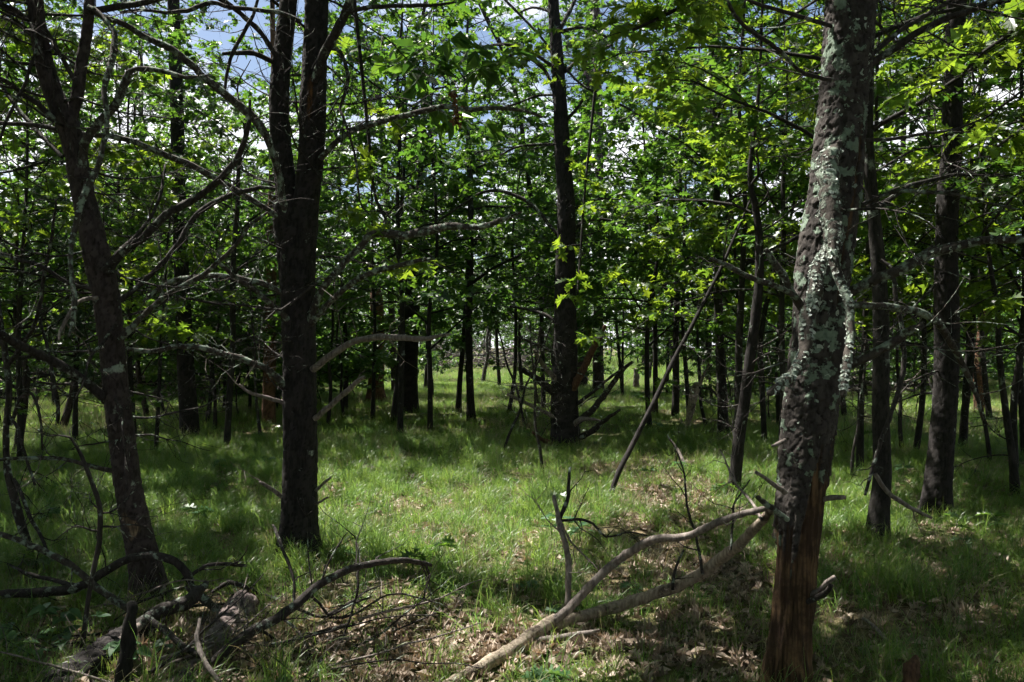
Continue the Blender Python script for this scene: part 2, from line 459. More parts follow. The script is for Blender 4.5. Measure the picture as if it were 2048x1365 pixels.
def oak_growth(tp, tr, z0, nl, L, rg, leaf, per=6, subs=6, twigs=4, az0=None, az_w=math.pi, z1=None, gap=None, el=(0.1, 0.75)):
    """limbs along the trunk tp above z0; returns wood polylines and leaf arrays"""
    wood, ends, dirs = [], [], []
    z1 = z1 or tp[-1, 2]
    for i in range(nl):
        f = (i + rg.random()) / nl
        z = z0 + (z1 - z0) * f
        p0 = np.array([np.interp(z, tp[:, 2], tp[:, k]) for k in range(3)])
        r0 = float(np.interp(z, tp[:, 2], tr))
        az = (i * 2.399 + rg.normal(0, .4)) if az0 is None else az0 + rg.uniform(-az_w, az_w)
        ll = L * (1.05 - 0.6 * f) * rg.uniform(0.65, 1.15)
        lp = grow_limb(p0, az, rg.uniform(*el), ll, rg)
        lr = np.linspace(max(0.006, min(r0 * 0.5, 0.012 + 0.012 * ll)), 0.004, len(lp))
        wood.append((lp, lr, 5))
        for k in range(max(2, int(subs * ll / L + 0.5))):
            t = rg.uniform(0.25, 1.0) if k else 1.0
            q = np.array([np.interp(t * (len(lp) - 1), np.arange(len(lp)), lp[:, m]) for m in range(3)])
            sa = az + rg.choice([-1, 1]) * rg.uniform(0.2, 1.1)
            sl = rg.uniform(0.35, 0.85) * (0.55 + 0.25 * L)
            sp = grow_limb(q, sa, rg.uniform(-0.25, 0.5), sl, rg, 3, -0.1, 0.25)
            if gap is not None and gap(sp[-1], rg): continue
            wood.append((sp, np.linspace(0.0055, 0.0025, len(sp)), 3))
            for w in range(twigs):
                u = rg.uniform(0.25, 1.0) if w else 1.0
                q2 = np.array([np.interp(u * (len(sp) - 1), np.arange(len(sp)), sp[:, m]) for m in range(3)])
                ta = sa + rg.uniform(-1.2, 1.2); te = rg.uniform(-0.3, 0.6); tl = rg.uniform(0.12, 0.34)
                d = np.array([math.cos(ta) * math.cos(te), math.sin(ta) * math.cos(te), math.sin(te)])
                e = q2 + d * tl
                if gap is not None and gap(e, rg): continue
                wood.append((np.array([q2, e]), np.array([0.003, 0.0018]), 3))
                ends.append(e); dirs.append(d)
    ends, dirs = np.array(ends), np.array(dirs)
    return wood, whorls(ends, dirs, per, leaf, rg)

def add_wood(mb, wood, step=None):
    for p, r, s in wood:
        if step and len(p) > 3: p, r = spline(p, r, step)
        add_tube(mb, p, r, s, cap1=len(p) > 2)

def pine_growth(tp, tr, z0, n, L, rg, tufts=9, nlen=0.085, z1=None, droop=0.15, az=None, gap=None):
    wood, cs, cd = [], [], []
    az_r = az
    z1 = z1 or tp[-1, 2]
    for i in range(n):
        f = (i + rg.random()) / n
        z = z0 + (z1 - z0) * f
        p0 = np.array([np.interp(z, tp[:, 2], tp[:, k]) for k in range(3)])
        az = rg.random() * 2 * math.pi if (az_r is None) else rg.uniform(*az_r); ll = L * (1.0 - 0.65 * f) * rg.uniform(.6, 1.2)
        lp = grow_limb(p0, az, rg.uniform(-0.05, 0.45), ll, rg, 6, droop, 0.2)
        wood.append((lp, np.linspace(0.02 + 0.005 * ll, 0.005, len(lp)), 4))
        for k in range(int(5 + 3 * ll)):
            t = rg.uniform(0.35, 1.0)
            q = np.array([np.interp(t * (len(lp) - 1), np.arange(len(lp)), lp[:, m]) for m in range(3)])
            sp = grow_limb(q, az + rg.uniform(-1.2, 1.2), rg.uniform(-.2, .7), rg.uniform(.25, .7), rg, 3, .2, .25)
            if gap is not None and gap(sp[-1], rg): continue
            wood.append((sp, np.linspace(0.006, 0.003, len(sp)), 3))
            for w in range(tufts):
                u = rg.uniform(0.2, 1.0)
                q2 = np.array([np.interp(u * (len(sp) - 1), np.arange(len(sp)), sp[:, m]) for m in range(3)])
                if gap is not None and gap(q2, rg): continue
                cs.append(q2); cd.append(unit(sp[-1] - sp[0] + rg.normal(0, .2, 3)))
    return wood, (np.array(cs), np.array(cd), nlen)

def add_needles(mb, tuft, rg, per=7, width=0.0055):
    c, d, nl = tuft
    n = len(c) * per
    C = np.repeat(c, per, 0); D = np.repeat(d, per, 0)
    v = unit(D * 0.5 + rg.normal(0, 0.75, (n, 3)))
    s = unit(np.cross(v, rg.normal(0, 1, (n, 3))))
    l = nl * rg.uniform(.6, 1.2, n)[:, None]
    V = np.stack([C - s * width, C + s * width, C + v * l], 1)
    mb.add(V.reshape(-1, 3), np.arange(n * 3).reshape(-1, 3), None, tint=np.repeat(rg.random(n), 3))

SHX = -math.sin(math.radians(SUN_AZ)) / math.tan(math.radians(SUN_EL)); SHY = -math.cos(math.radians(SUN_AZ)) / math.tan(math.radians(SUN_EL))
def openness(x, y):
    """how open the canopy is to the sun above this spot of ground, 0..1"""
    fleck = .97 * math.exp(-((x - 2.3) / .55) ** 4 - ((y - 2.8) / .5) ** 4)  # opens the canopy so sun reaches the drooping lichen limb
    if y < 2.5: return fleck
    px = 1024 + x / y * F; py = HZ + EYE * F / y
    b = lambda cx, cy, rx, ry: math.exp(-((px - cx) / rx) ** 4 - ((py - cy) / ry) ** 4)
    return max(fleck, .98 * b(860, 1040, 300, 130), .98 * b(900, 1250, 320, 140), .5 * b(1370, 985, 110, 50), .35 * b(1800, 1250, 180, 90), .92 * b(450, 1275, 120, 90), .5 * b(1100, 930, 160, 40))
def gap(e, rg):
    return rg.random() < openness(e[0] + SHX * e[2], e[1] + SHY * e[2])  # drops twigs whose shadow would fall on a planned sun patch

# ------------------------------------------------------------------ dead limbs with side twigs
def limb_mesh(pts, rad, rg, twigs=4, tlen=0.5, segs=8, step=0.05, rough=0.07, wob=0.006, lich=0.0, tw_down=0.0):
    mb = MB()
    p, r = spline(pts, rad, step)
    n = len(p)
    kn = np.cumsum(rg.normal(0, wob, (n, 3)), 0) * 0.35
    kn -= np.linspace(0, 1, n)[:, None] * kn[-1]
    p = p + kn
    add_tube(mb, p, np.maximum(r, 0.0015), segs, rough, rg)
    t = unit(np.gradient(p, axis=0))
    for k in range(twigs):
        i = int(rg.uniform(0.15, 0.98) * (n - 1))
        side = unit(np.cross(t[i], rg.normal(0, 1, 3)))
        d = unit(0.5 * t[i] + side * rg.uniform(.5, 1.0) + np.array([0, 0, -tw_down]))
        L = tlen * rg.uniform(0.3, 1.2); m = 5
        q = [p[i]]
        for _ in range(m):
            q.append(q[-1] + d * L / m); d = unit(d + rg.normal(0, .22, 3) + np.array([0, 0, 0.06]))
        q = np.array(q); r0 = min(r[i] * 0.55, 0.0055)
        add_tube(mb, q, np.linspace(r0, 0.0012, m + 1), 3)
        for _ in range(rg.integers(0, 4)):
            j = rg.integers(1, m); d2 = unit(q[j + 1] - q[j] + rg.normal(0, .7, 3)); l2 = L * rg.uniform(.2, .55)
            q2 = np.array([q[j], q[j] + d2 * l2 * .5, q[j] + unit(d2 + rg.normal(0, .3, 3)) * l2])
            add_tube(mb, q2, np.linspace(min(r0 * .6, .003), 0.0010, 3), 3)
    return mb, p, r

def px_path(path, d0, d1=None):
    """[(x, y, width px), ...] traced at distances d0..d1 -> points and radii"""
    d1 = d0 if d1 is None else d1
    n = len(path)
    ds = np.linspace(d0, d1, n)
    return (np.array([P(a[0], a[1], d) for a, d in zip(path, ds)]),
            np.array([a[2] * d / F / 2 for a, d in zip(path, ds)]))

def add_flakes(mb, p, r, n, size, rg, up_bias=0.0, lift_f=.6, var=(.35, 1.4), clump=.46):
    t, a, b = frames(p)
    i = rg.integers(1, len(p) - 1, n); th = rg.random(n) * 2 * math.pi
    nr = np.cos(th)[:, None] * a[i] + np.sin(th)[:, None] * b[i]
    keep = rg.random(n) < (0.35 + 0.65 * np.clip(nr[:, 2] + 0.5, 0, 1)) if up_bias else np.ones(n, bool)
    keep &= vnoise(i * np.mean(np.linalg.norm(np.diff(p, axis=0), axis=1)) * 16, th * 1.6, 5) + .5 * (vnoise(i * .6, th * 3, 6) - .5) > clump
    i, nr = i[keep], nr[keep]; n = len(i)
    c = p[i] + nr * (r[i] * 0.97)[:, None]
    nn = unit(nr + rg.normal(0, .6 * lift_f, (n, 3)))
    s1 = unit(np.cross(nn, rg.normal(0, 1, (n, 3)))); s2 = np.cross(nn, s1)
    k = 7; ang = np.arange(k) * 2 * math.pi / k
    sz = size * rg.uniform(*var, n)
    rr = sz[:, None] * rg.uniform(.45, 1.15, (n, k))
    lift = sz[:, None] * rg.uniform(0.0, lift_f, (n, k))
    ring = c[:, None] + rr[..., None] * (np.cos(ang)[None, :, None] * s1[:, None] + np.sin(ang)[None, :, None] * s2[:, None]) + lift[..., None] * nn[:, None]
    V = np.concatenate([c[:, None], ring], 1)
    tri = np.array([[0, 1 + q, 1 + (q + 1) % k] for q in range(k)])
    T = tri[None] + (np.arange(n) * (k + 1))[:, None, None]
    mb.add(V.reshape(-1, 3), T.reshape(-1, 3), None, tint=np.repeat(rg.random(n), k + 1))

class Tree:
    """a tree: an Empty at its base with trunk, branches and crown as parts"""
    def __init__(self, name, path, label, d0, d1=None, cat='tree', group=None, seed=0, mat=None, top=None, base_drop=0.12, **kw):
        self.rg = np.random.default_rng(1000 + seed)
        p, r = px_path(path, d0, d1)
        b = p[0].copy(); b[2] = float(ground_z(b[0], b[1]))
        p[0][2] = min(p[0][2], b[2] - base_drop)
        if top:      # carry the stem on above the picture
            up = unit(p[-1] - p[-3]); up = unit(up + np.array([0, 0, .8]))
            h = top - p[-1][2]
            if h > 0.5:
                extra = [p[-1] + up / up[2] * h * f + self.rg.normal(0, .06, 3) * [1, 1, 0] for f in (.35, .7, 1.0)]
                p = np.vstack([p, extra]); r = np.concatenate([r, r[-1] * np.array([.8, .55, .18])])
        self.base = b; self.d0 = d0
        self.o = empty(name, b, label, cat, group)
        mb = MB()
        self.p, self.r = add_trunk(mb, p, r, seed + 1, **kw)
        self.mat = mat
        self.trunk = mb.build('trunk', mat, self.o, b)
    def stem(self, path, d0, d1=None, seed=50, top=None, **kw):
        p, r = px_path(path, d0, d1)
        if top:
            up = unit(p[-1] - p[-3]); up = unit(up + np.array([0, 0, .8])); h = top - p[-1][2]
            if h > .5:
                p = np.vstack([p] + [p[-1] + up / up[2] * h * f for f in (.35, .7, 1.0)]); r = np.concatenate([r, r[-1] * np.array([.8, .55, .18])])
        mb = MB(); q = add_trunk(mb, p, r, seed, **kw)
        mb.build('stem', self.mat, self.o, self.base)
        return q
    def limb(self, path, d0, d1=None, mat=None, twigs=5, tlen=0.5, flakes=0, fsize=0.012, name='branch', fmat=None, **kw):
        p, r = px_path(path, d0, d1)
        mb, p, r = limb_mesh(p, r, self.rg, twigs, tlen, **kw)
        o = mb.build(name, mat or M_LIMB, self.o, self.base)
        if flakes:
            fb = MB(); add_flakes(fb, p, r, flakes, fsize, self.rg, 1.0)
            fb.build('lichen', fmat or M_LICHEN, o, self.base, kind='stuff', smooth=False)
        return o
    def twiggy(self, n, z0, z1, L, mat=None, el=(-0.35, 0.55), az=None):
        """more bare dead branches round the trunk"""
        for i in range(n):
            z = self.rg.uniform(z0, z1)
            p0 = np.array([np.interp(z, self.p[:, 2], self.p[:, k]) for k in range(3)])
            a = self.rg.random() * 2 * math.pi if az is None else self.rg.uniform(*az)
            l = L * self.rg.uniform(.45, 1.15)
            pts = grow_limb(p0, a, self.rg.uniform(*el), l, self.rg, 6, self.rg.uniform(-.3, .5), .28)
            r0 = 0.0055 + 0.004 * l
            mb, _, _ = limb_mesh(pts, np.linspace(r0, .002, len(pts)), self.rg, int(5 + 6 * l), .40, segs=5, step=.08)
            mb.build('branch', mat or M_LIMB, self.o, self.base)
    def oak(self, z0, nl, L, leaf=0.14, lod=1, mat=None, **kw):
        wood, lv = oak_growth(self.p, self.r, z0, nl, L, self.rg, leaf, **kw)
        mb = MB(); add_wood(mb, wood); mb.build('twigs', M_OAK, self.o, self.base, kind='stuff')
        lb = MB(); add_leaves(lb, *lv, lod, self.rg)
        return lb.build('crown', mat or M_LEAF, self.o, self.base, kind='stuff', smooth=False)
    def pine(self, z0, n, L, **kw):
        kw.setdefault('az', None)
        wood, tf = pine_growth(self.p, self.r, z0, n, L, self.rg, **kw)
        mb = MB(); add_wood(mb, wood); mb.build('twigs', M_DARK, self.o, self.base, kind='stuff')
        nb = MB(); add_needles(nb, tf, self.rg)
        return nb.build('crown', M_NEEDLE, self.o, self.base, kind='stuff', smooth=False)

# ------------------------------------------------------------------ the traced trees near the camera
def S(s):
    """'x,y,w x,y,w ...' -> list of tuples"""
    return [tuple(float(c) for c in q.split(',')) for q in s.split()]

# --- flaky reddish pine on the left
T = Tree('pine_tree', S('303,1200,62 290,1130,55 272,1050,53 258,980,51 245,880,50 232,780,48 222,680,48 212,590,50 200,540,52 178,440,46 162,370,43 150,300,42 133,240,44 105,180,36 88,120,33 78,60,31 70,0,30 62,-120,25'),
         'crooked reddish pine with flaking bark and a pale torn patch near its foot', 5.1, 5.0, seed=1, mat=M_FLAKY,
         cell=(0.026, 0.045), depth=0.009, segs=56, ds=0.011, flare=0.75, top=11.5,
         bare=lambda th, s, p: sm(.5, .85, np.exp(-((s[:, None] - 0.60) / 0.13) ** 2 - ((np.mod(th[None] - math.pi + 0.35 * np.sin(s[:, None] * 30) + math.pi, 2 * math.pi) - math.pi) / 0.62) ** 2 + 0.35 * (vnoise(th[None] * 3 + 0 * s[:, None], s[:, None] * 22, 3) - .5))))
T1 = T
T.stem(S('140,246,24 155,190,24 163,130,22 172,80,20 178,20,20 182,-90,17'), 5.02, 5.1, seed=12, top=9.5, cell=(.026, .045), depth=.006, segs=32, ds=.014)
L1 = T.limb
L1(S('165,335,16 168,290,18 200,245,17 235,205,16 252,160,18 265,140,10 300,138,10 340,145,9 372,155,8 420,150,5'), 5.0, 4.9, mat=M_LIMBL)
L1(S('66,50,11 30,22,12 0,10,12 -40,-8,10'), 5.0, 4.8)
L1(S('70,78,8 40,55,8 0,35,7 -40,20,6'), 5.0, 5.2)
L1(S('120,250,13 75,210,11 40,185,10 0,158,9 -50,140,7'), 5.0, 4.7)
L1(S('130,262,9 60,250,9 0,248,8 -60,240,7'), 5.0, 5.1)
L1(S('125,315,9 85,275,9 40,225,9 10,185,8 -20,130,6'), 5.0, 5.4)
L1(S('155,170,9 130,130,9 100,75,10 92,60,8'), 5.0, 4.95, twigs=2)
L1(S('212,545,22 240,510,19 280,480,17 330,430,16 385,395,15 430,360,14 470,315,13 490,270,11 497,240,9 500,200,5'), 5.0, 4.7, twigs=8, tlen=.6)
L1(S('240,600,11 300,550,10 350,495,11 375,450,11 410,415,12 460,390,11 520,375,9 550,378,6'), 5.0, 5.3, twigs=7)
L1(S('240,680,13 290,630,12 330,595,11 370,570,11 410,545,10 440,520,9 480,480,8 500,450,8 535,425,5'), 5.0, 4.8, mat=M_LIMBL, twigs=7)
L1(S('215,805,19 170,765,18 120,730,18 70,705,18 30,685,17 0,665,16 -80,620,13'), 5.05, 4.4, twigs=4, mat=M_LIMB)
L1(S('195,582,8 130,560,8 80,530,9 40,520,9 0,508,9 -50,495,7'), 5.0, 4.9, twigs=7)
L1(S('200,595,8 165,600,8 145,620,8 120,665,7 118,680,4'), 5.0, 4.7, mat=M_GREY, twigs=3)
L1(S('230,945,10 180,935,9 120,920,8 50,918,8 0,920,7 -40,930,5'), 5.05, 4.7, mat=M_LIMBL, twigs=3)
L1(S('182,24,13 215,20,14 260,12,13 310,3,12 360,-10,11 420,-30,8'), 5.05, 4.8, twigs=5)
L1(S('232,650,8 205,690,7 180,720,6 170,760,5 150,800,4'), 5.0, 4.6, twigs=5)
L1(S('240,500,8 270,470,8 300,430,7 320,380,6 330,330,4'), 5.0, 5.5, twigs=6)
L1(S('60,45,6 75,90,6 60,150,6 20,230,6 -10,300,5'), 4.9, 4.7, twigs=4)
L1(S('176,15,9 195,25,9 225,60,11 226,95,13 220,120,13 212,150,12 205,185,10 212,225,10 205,290,10 190,350,11 175,375,15 165,400,11 150,455,11 140,500,9 143,560,9 148,600,12 143,650,7 138,675,4'),
   5.0, 4.3, mat=M_LIMBL, twigs=6, tlen=.25, flakes=420, fsize=.010, tw_down=.5)
T.twiggy(34, 0.9, 4.2, 1.1)
T.twiggy(12, 3.0, 4.6, 1.5)
T.pine(6.0, 34, 2.4, gap=gap, tufts=13)

# --- forked dark pine
T = Tree('pine_tree', S('598,1128,76 598,1060,71 600,950,68 600,850,66 600,750,66 597,650,67 594,560,70 593,500,76 592,450,86 592,405,88'),
         'straight dark pine that forks into two stems above a curved limb', 6.1, 6.1, seed=2, mat=M_DARK, cell=(.028, .075), depth=.011, segs=60, ds=.014, flare=.70)
T2 = T
q1 = T.stem(S('580,470,46 573,380,45 564,300,41 558,220,39 562,140,38 570,60,36 577,0,34 588,-160,30'), 6.12, 6.25, seed=21, top=12.5, cell=(.024, .05), depth=.008, segs=48, ds=.013)
q2 = T.stem(S('606,470,52 616,370,51 623,300,51 626,200,52 630,100,47 634,0,46 640,-160,40'), 6.08, 6.0, seed=22, top=13.5, cell=(.024, .05), depth=.008, segs=48, ds=.013,
       bare=lambda th, s, p: sm(.45, .8, np.exp(-((s[:, None] - 1.02) / 0.22) ** 2 - ((np.mod(th[None] - math.pi + math.pi, 2 * math.pi) - math.pi) / 0.30) ** 2)))
T.p, T.r = np.vstack([T.p, q2[0]]), np.concatenate([T.r, q2[1]])
_i = np.argsort(T.p[:, 2]); T.p, T.r = T.p[_i], T.r[_i]
L2 = T.limb
L2(S('578,445,15 566,400,16 560,350,14 545,300,14 525,260,17 500,230,18 470,205,17 440,180,16 410,160,15 380,130,14 340,100,14 290,75,13 250,50,12 210,35,11 175,18,9'), 6.0, 5.2, mat=M_LIMBL, twigs=9, flakes=160, fsize=.010)
L2(S('562,437,12 510,405,11 460,375,11 420,350,12 370,325,13 320,305,12 270,285,11 220,275,10 165,268,10 100,262,7'), 6.0, 5.3, mat=M_LIMBL, twigs=9, flakes=90)
L2(S('640,318,12 665,290,11 690,270,11 720,255,11 760,243,10 800,230,11 850,217,12 890,210,11 930,217,10 970,215,9 1010,215,8 1050,222,7 1085,235,5'), 6.0, 5.6, mat=M_LIMBL, twigs=5, flakes=170, fsize=.009)
L2(S('628,165,15 650,110,21 670,70,19 690,30,18 700,0,17 706,-60,13 700,-140,8'), 5.95, 5.6, twigs=4)
L2(S('694,25,9 740,15,9 800,12,8 870,10,6 910,5,4'), 5.7, 5.4, twigs=4)
L2(S('655,95,7 680,105,8 695,150,8 690,190,7 680,220,6 690,250,6 710,320,5 720,400,4 740,430,3'), 5.9, 5.6, twigs=7)
L2(S('552,112,10 520,65,10 490,35,10 460,10,10 425,-10,9'), 6.15, 5.9, twigs=4)
L2(S('604,45,10 560,28,9 510,22,8 465,17,8 425,5,9 400,12,9 375,22,9 330,25,7 290,20,6 240,25,4'), 6.0, 5.6, twigs=6)
L2(S('548,125,10 510,108,10 480,106,9 445,108,7'), 6.15, 6.0, twigs=2)
L2(S('516,0,6 505,30,7 490,55,8 470,95,8 455,140,7 450,185,6'), 6.0, 5.9, twigs=3)
L2(S('620,645,17 632,605,15 645,575,14 670,545,14 700,510,13 725,485,13 737,468,14 770,467,17 800,472,18 830,468,18 870,460,17 910,455,15 960,455,13 1000,443,11 1030,430,7 1043,424,4'), 6.05, 5.5, mat=M_LIMBL, twigs=5, flakes=420, fsize=.010)
L2(S('622,648,12 650,615,12 680,585,12 720,555,12 760,540,11 800,533,11 840,522,9 868,518,5'), 6.05, 5.6, mat=M_LIMBL, twigs=4, flakes=150, fsize=.009)
L2(S('625,740,15 650,718,14 680,698,14 710,683,13 750,675,13 800,675,13 840,678,11 870,675,8 900,668,4'), 6.05, 5.5, mat=M_GREY, twigs=4, flakes=140, fsize=.010)
L2(S('628,838,12 660,810,11 690,785,11 710,765,10 728,755,8'), 6.05, 5.8, mat=M_GREY, twigs=1)
L2(S('575,595,13 540,575,12 500,562,12 450,553,12 400,553,11 350,560,10 310,583,8 295,600,5'), 6.05, 5.6, mat=M_LIMBL, twigs=6, flakes=140)
L2(S('575,640,13 545,610,12 510,580,11 480,560,10 440,528,8 425,515,4'), 5.98, 5.5, mat=M_LIMBL, twigs=4)
L2(S('572,778,13 560,760,14 530,735,13 490,718,13 440,705,13 400,693,12 360,692,11 300,702,10 255,697,8 220,690,5'), 6.05, 5.5, mat=M_LIMBL, twigs=6, flakes=330, fsize=.010)
L2(S('568,805,9 535,795,8 500,785,7 478,770,5'), 6.05, 5.8, twigs=2, mat=M_GREY)
L2(S('568,998,9 545,980,8 520,965,6'), 6.05, 5.9, twigs=1, mat=M_GREY)
L2(S('632,980,7 650,965,6 662,955,4'), 6.05, 5.9, twigs=0, mat=M_GREY)
L2(S('630,1008,6 645,1002,5 657,995,3'), 6.05, 5.9, twigs=0, mat=M_GREY)
L2(S('640,560,5 600,590,5 560,620,5 500,612,5 420,605,5 350,592,4'), 5.9, 5.4, twigs=5)
T.twiggy(14, 1.2, 3.2, 0.9)
T.twiggy(18, 2.6, 4.6, 1.4)
T.pine(6.6, 36, 2.6, gap=gap, tufts=13)
T.pine(5.7, 22, 3.5, tufts=14, z1=8.5, az=(0.1, 1.5), gap=gap)  # one-sided limbs above the frame, added to shade the ground at right
T.pine(5.9, 36, 4.9, tufts=15, z1=7.8, az=(0.75, 1.5), gap=gap)  # longer limbs out of view, added to deepen that shade

# --- pine with a skirt of broken limbs, in the middle
T = Tree('pine_tree', S('1132,905,66 1130,860,59 1128,800,55 1130,740,52 1132,680,47 1130,600,43 1132,500,39 1132,400,35 1126,320,31 1122,240,29 1116,140,25 1110,60,23 1106,0,21 1100,-120,18'),
         'pine with a skirt of thick broken limbs around its foot', 12.6, 12.6, seed=3, mat=M_DARK, cell=(.045, .09), depth=.014, segs=40, ds=.03, flare=.2, top=15.5, top_coarse=8)
T3 = T
for s, tw in (('1115,470,8 1095,445,8 1070,415,8 1040,395,8 1000,382,7 965,385,6 930,405,5 895,430,5 865,450,4', 4), ('1112,195,8 1095,150,8 1080,130,8 1055,115,7 1030,108,7 1000,128,5 970,145,4', 5),
        ('1115,140,7 1080,115,7 1045,98,7 1010,90,6 980,92,5 955,95,5', 5), ('1105,190,5 1070,193,5 1040,205,4 1010,215,4', 4), ('1120,290,6 1070,290,6 1035,295,5 1000,310,4', 4),
        ('1130,145,8 1160,118,8 1190,105,7 1225,90,5', 4), ('1115,70,9 1140,20,9 1152,-10,8 1160,-60,6', 4), ('1120,65,7 1155,55,7 1180,60,6 1205,72,6 1228,80,5', 3),
        ('1105,30,6 1090,20,6 1065,15,5 1040,25,4', 4), ('1134,355,11 1152,320,10 1160,303,8', 0), ('1130,245,7 1155,215,6 1165,200,5', 1), ('1140,470,9 1160,450,8 1180,440,7 1215,440,6 1250,450,4', 4),
        ('1140,420,6 1170,408,5 1200,398,5 1240,400,3', 3), ('1125,655,9 1090,630,8 1060,620,6 1020,613,5', 4), ('1120,708,8 1080,695,6 1050,680,5 1030,672,4', 3),
        ('1110,122,5 1090,85,5 1050,40,5 1005,-5,5', 4), ('1118,125,5 1165,170,5 1215,195,5 1270,225,4 1305,255,3', 5)):
    T.limb(S(s), 12.6, 12.3 if tw % 2 else 13.0, twigs=tw * 2, tlen=.6, segs=6, step=.1)
for s, m in (('1125,805,16 1095,775,16 1070,755,13 1045,740,9', M_DARK), ('1135,795,17 1155,760,16 1175,720,14 1190,690,13 1200,672,11 1210,652,7', M_RUST),
        ('1145,815,10 1185,785,7 1220,755,5 1258,728,4', M_LIMB), ('1150,848,13 1185,820,12 1210,790,11 1230,760,10 1245,740,9 1265,724,6', M_LIMB),
        ('1150,880,13 1180,865,12 1205,845,9 1240,820,5', M_LIMB), ('1138,865,11 1155,842,11 1180,838,7 1200,842,4', M_GREY), ('1118,840,10 1080,820,8 1050,805,7 1015,788,6', M_GREY),
        ('1118,895,12 1090,882,9 1065,865,5', M_RUST), ('1120,770,13 1098,745,11 1080,720,9 1068,700,5', M_GREY), ('1140,885,10 1165,905,8 1180,915,5', M_GREY)):
    T.limb(S(s), 12.55, 12.0, mat=m, twigs=2, tlen=.5, segs=8, step=.06, rough=.1)
T.twiggy(18, 2.0, 7.5, 1.6)
T.twiggy(12, .4, 1.9, 1.3)
T.pine(8.2, 30, 2.6, gap=gap)

# --- lichen-crusted pine at the right, its lower bark gone
def bare4(th, s, p):
    z = p[:, 2][:, None]; a = (np.mod(th[None] - math.pi + math.pi, 2 * math.pi) - math.pi)
    # front of the trunk is theta = pi (towards the camera); ragged upper edge that climbs to the right
    x = np.sin(th[None]) ; edge = 0.66 + 0.42 * sm(-0.35, 0.25, FRONT4 * x) + 0.30 * (vnoise(th[None] * 4 + 0 * z, z * 4, 31) - .5) + 0.26 * (vnoise(th[None] * 12 + 0 * z, z * 6, 33) - .5)
    e2 = sm(0.03, -0.03, z - edge)
    strip = np.exp(-((z - 2.22) / 0.55) ** 4) * np.exp(-((FRONT4 * x - 0.42 - 0.3 * (z - 2.2)) / 0.10) ** 2)
    strip2 = np.exp(-((z - 2.05) / 0.16) ** 4) * np.exp(-((FRONT4 * x + 0.30) / 0.12) ** 2)
    return np.clip(e2 + sm(.5, .8, strip) + sm(.5, .8, strip2), 0, 1)
FRONT4 = -1.0
T = Tree('pine_tree', S('1566,1425,116 1573,1345,99 1582,1250,92 1590,1150,90 1595,1080,94 1602,1000,98 1612,900,101 1622,800,105 1632,720,105 1640,640,103 1645,560,105 1655,480,105 1668,400,101 1678,300,99 1686,200,93 1695,100,95 1702,0,96 1712,-120,92'),
         'lichen-crusted pine with orange bare wood below and a drooping lichen limb', 3.72, 3.85, seed=4, mat=M_LICH, cell=(.029, .056), depth=.0115, segs=116, ds=.0068, flare=.35, bare=bare4, top=12.5, top_coarse=4.2)
T4 = T
L4 = T.limb
_k = (T.p[:, 2] > 1.12) & (T.p[:, 2] < 3.6); fb = MB(); add_flakes(fb, T.p[_k], T.r[_k] - .001, 700, .012, T.rg, lift_f=.18, var=(.25, 1.6))
fb.build('lichen', M_LICHEN, T.trunk, T.base, kind='stuff', smooth=False)
L4(S('1675,598,22 1700,586,21 1730,570,21 1760,555,23 1800,540,22 1850,515,22 1900,500,20 1960,485,18 2010,482,16 2060,480,14 2120,470,10'), 3.78, 3.3, mat=M_LIMBL, twigs=5, flakes=380, fsize=.008)
L4(S('1680,612,14 1740,612,14 1790,613,15 1840,625,15 1880,650,15 1905,690,14 1925,730,11 1950,790,8 1965,840,5'), 3.8, 4.3, mat=M_LIMBL, twigs=5, flakes=120, fsize=.008)
L4(S('1668,745,23 1730,715,20 1780,690,19 1810,665,17 1845,650,12'), 3.75, 3.5, mat=M_LIMBL, twigs=2, flakes=60, fsize=.007)
L4(S('1725,138,15 1790,95,14 1830,65,14 1880,40,13 1930,20,12 1985,0,11 2060,-30,9'), 3.8, 3.5, twigs=4)
L4(S('1730,118,10 1800,60,9 1850,30,9 1900,0,9 1950,-30,7'), 3.8, 4.0, twigs=3)
L4(S('1620,650,18 1603,615,17 1585,590,16 1565,550,15 1545,520,14 1532,500,9'), 3.7, 3.5, mat=M_LIMBL, twigs=1, flakes=60, fsize=.007)
L4(S('1600,605,11 1585,588,11 1550,572,11 1500,555,11 1460,535,11 1420,517,7'), 3.62, 3.3, mat=M_LIMBL, twigs=2, flakes=80, fsize=.006)
L4(S('1665,160,8 1620,150,7 1600,140,7 1570,110,8 1540,85,8 1500,60,8 1470,30,8 1452,-10,7'), 3.75, 3.4, twigs=4)
L4(S('1670,54,9 1610,35,8 1550,20,8 1510,8,7 1470,-10,5'), 3.8, 3.6, twigs=4)
L4(S('1725,280,8 1790,280,7 1850,270,6 1900,262,5 1960,240,3'), 3.8, 4.2, twigs=5)
L4(S('1700,425,8 1760,395,8 1800,380,9 1850,385,8 1900,390,7 1960,405,5 2040,420,3'), 3.8, 3.5, mat=M_LIMBL, twigs=6)
L4(S('1640,1002,9 1665,997,11 1690,995,9'), 3.7, 3.6, mat=M_GREY, twigs=0)
L4(S('1620,1195,12 1645,1175,11 1668,1155,9'), 3.68, 3.5, mat=M_GREY, twigs=0)
L4(S('1615,1205,12 1645,1190,12 1662,1172,10'), 3.66, 3.45, mat=M_LIMB, twigs=0)
L4(S('1570,880,10 1555,888,8 1545,892,5'), 3.62, 3.5, mat=M_GREY, twigs=0)
L4(S('1570,985,10 1540,965,8 1512,945,7'), 3.6, 3.4, mat=M_GREY, twigs=0)
L4(S('1575,1040,10 1550,1020,10 1528,1005,12 1515,995,10'), 3.6, 3.4, mat=M_LIMBL, twigs=0)
hang = 'limb'
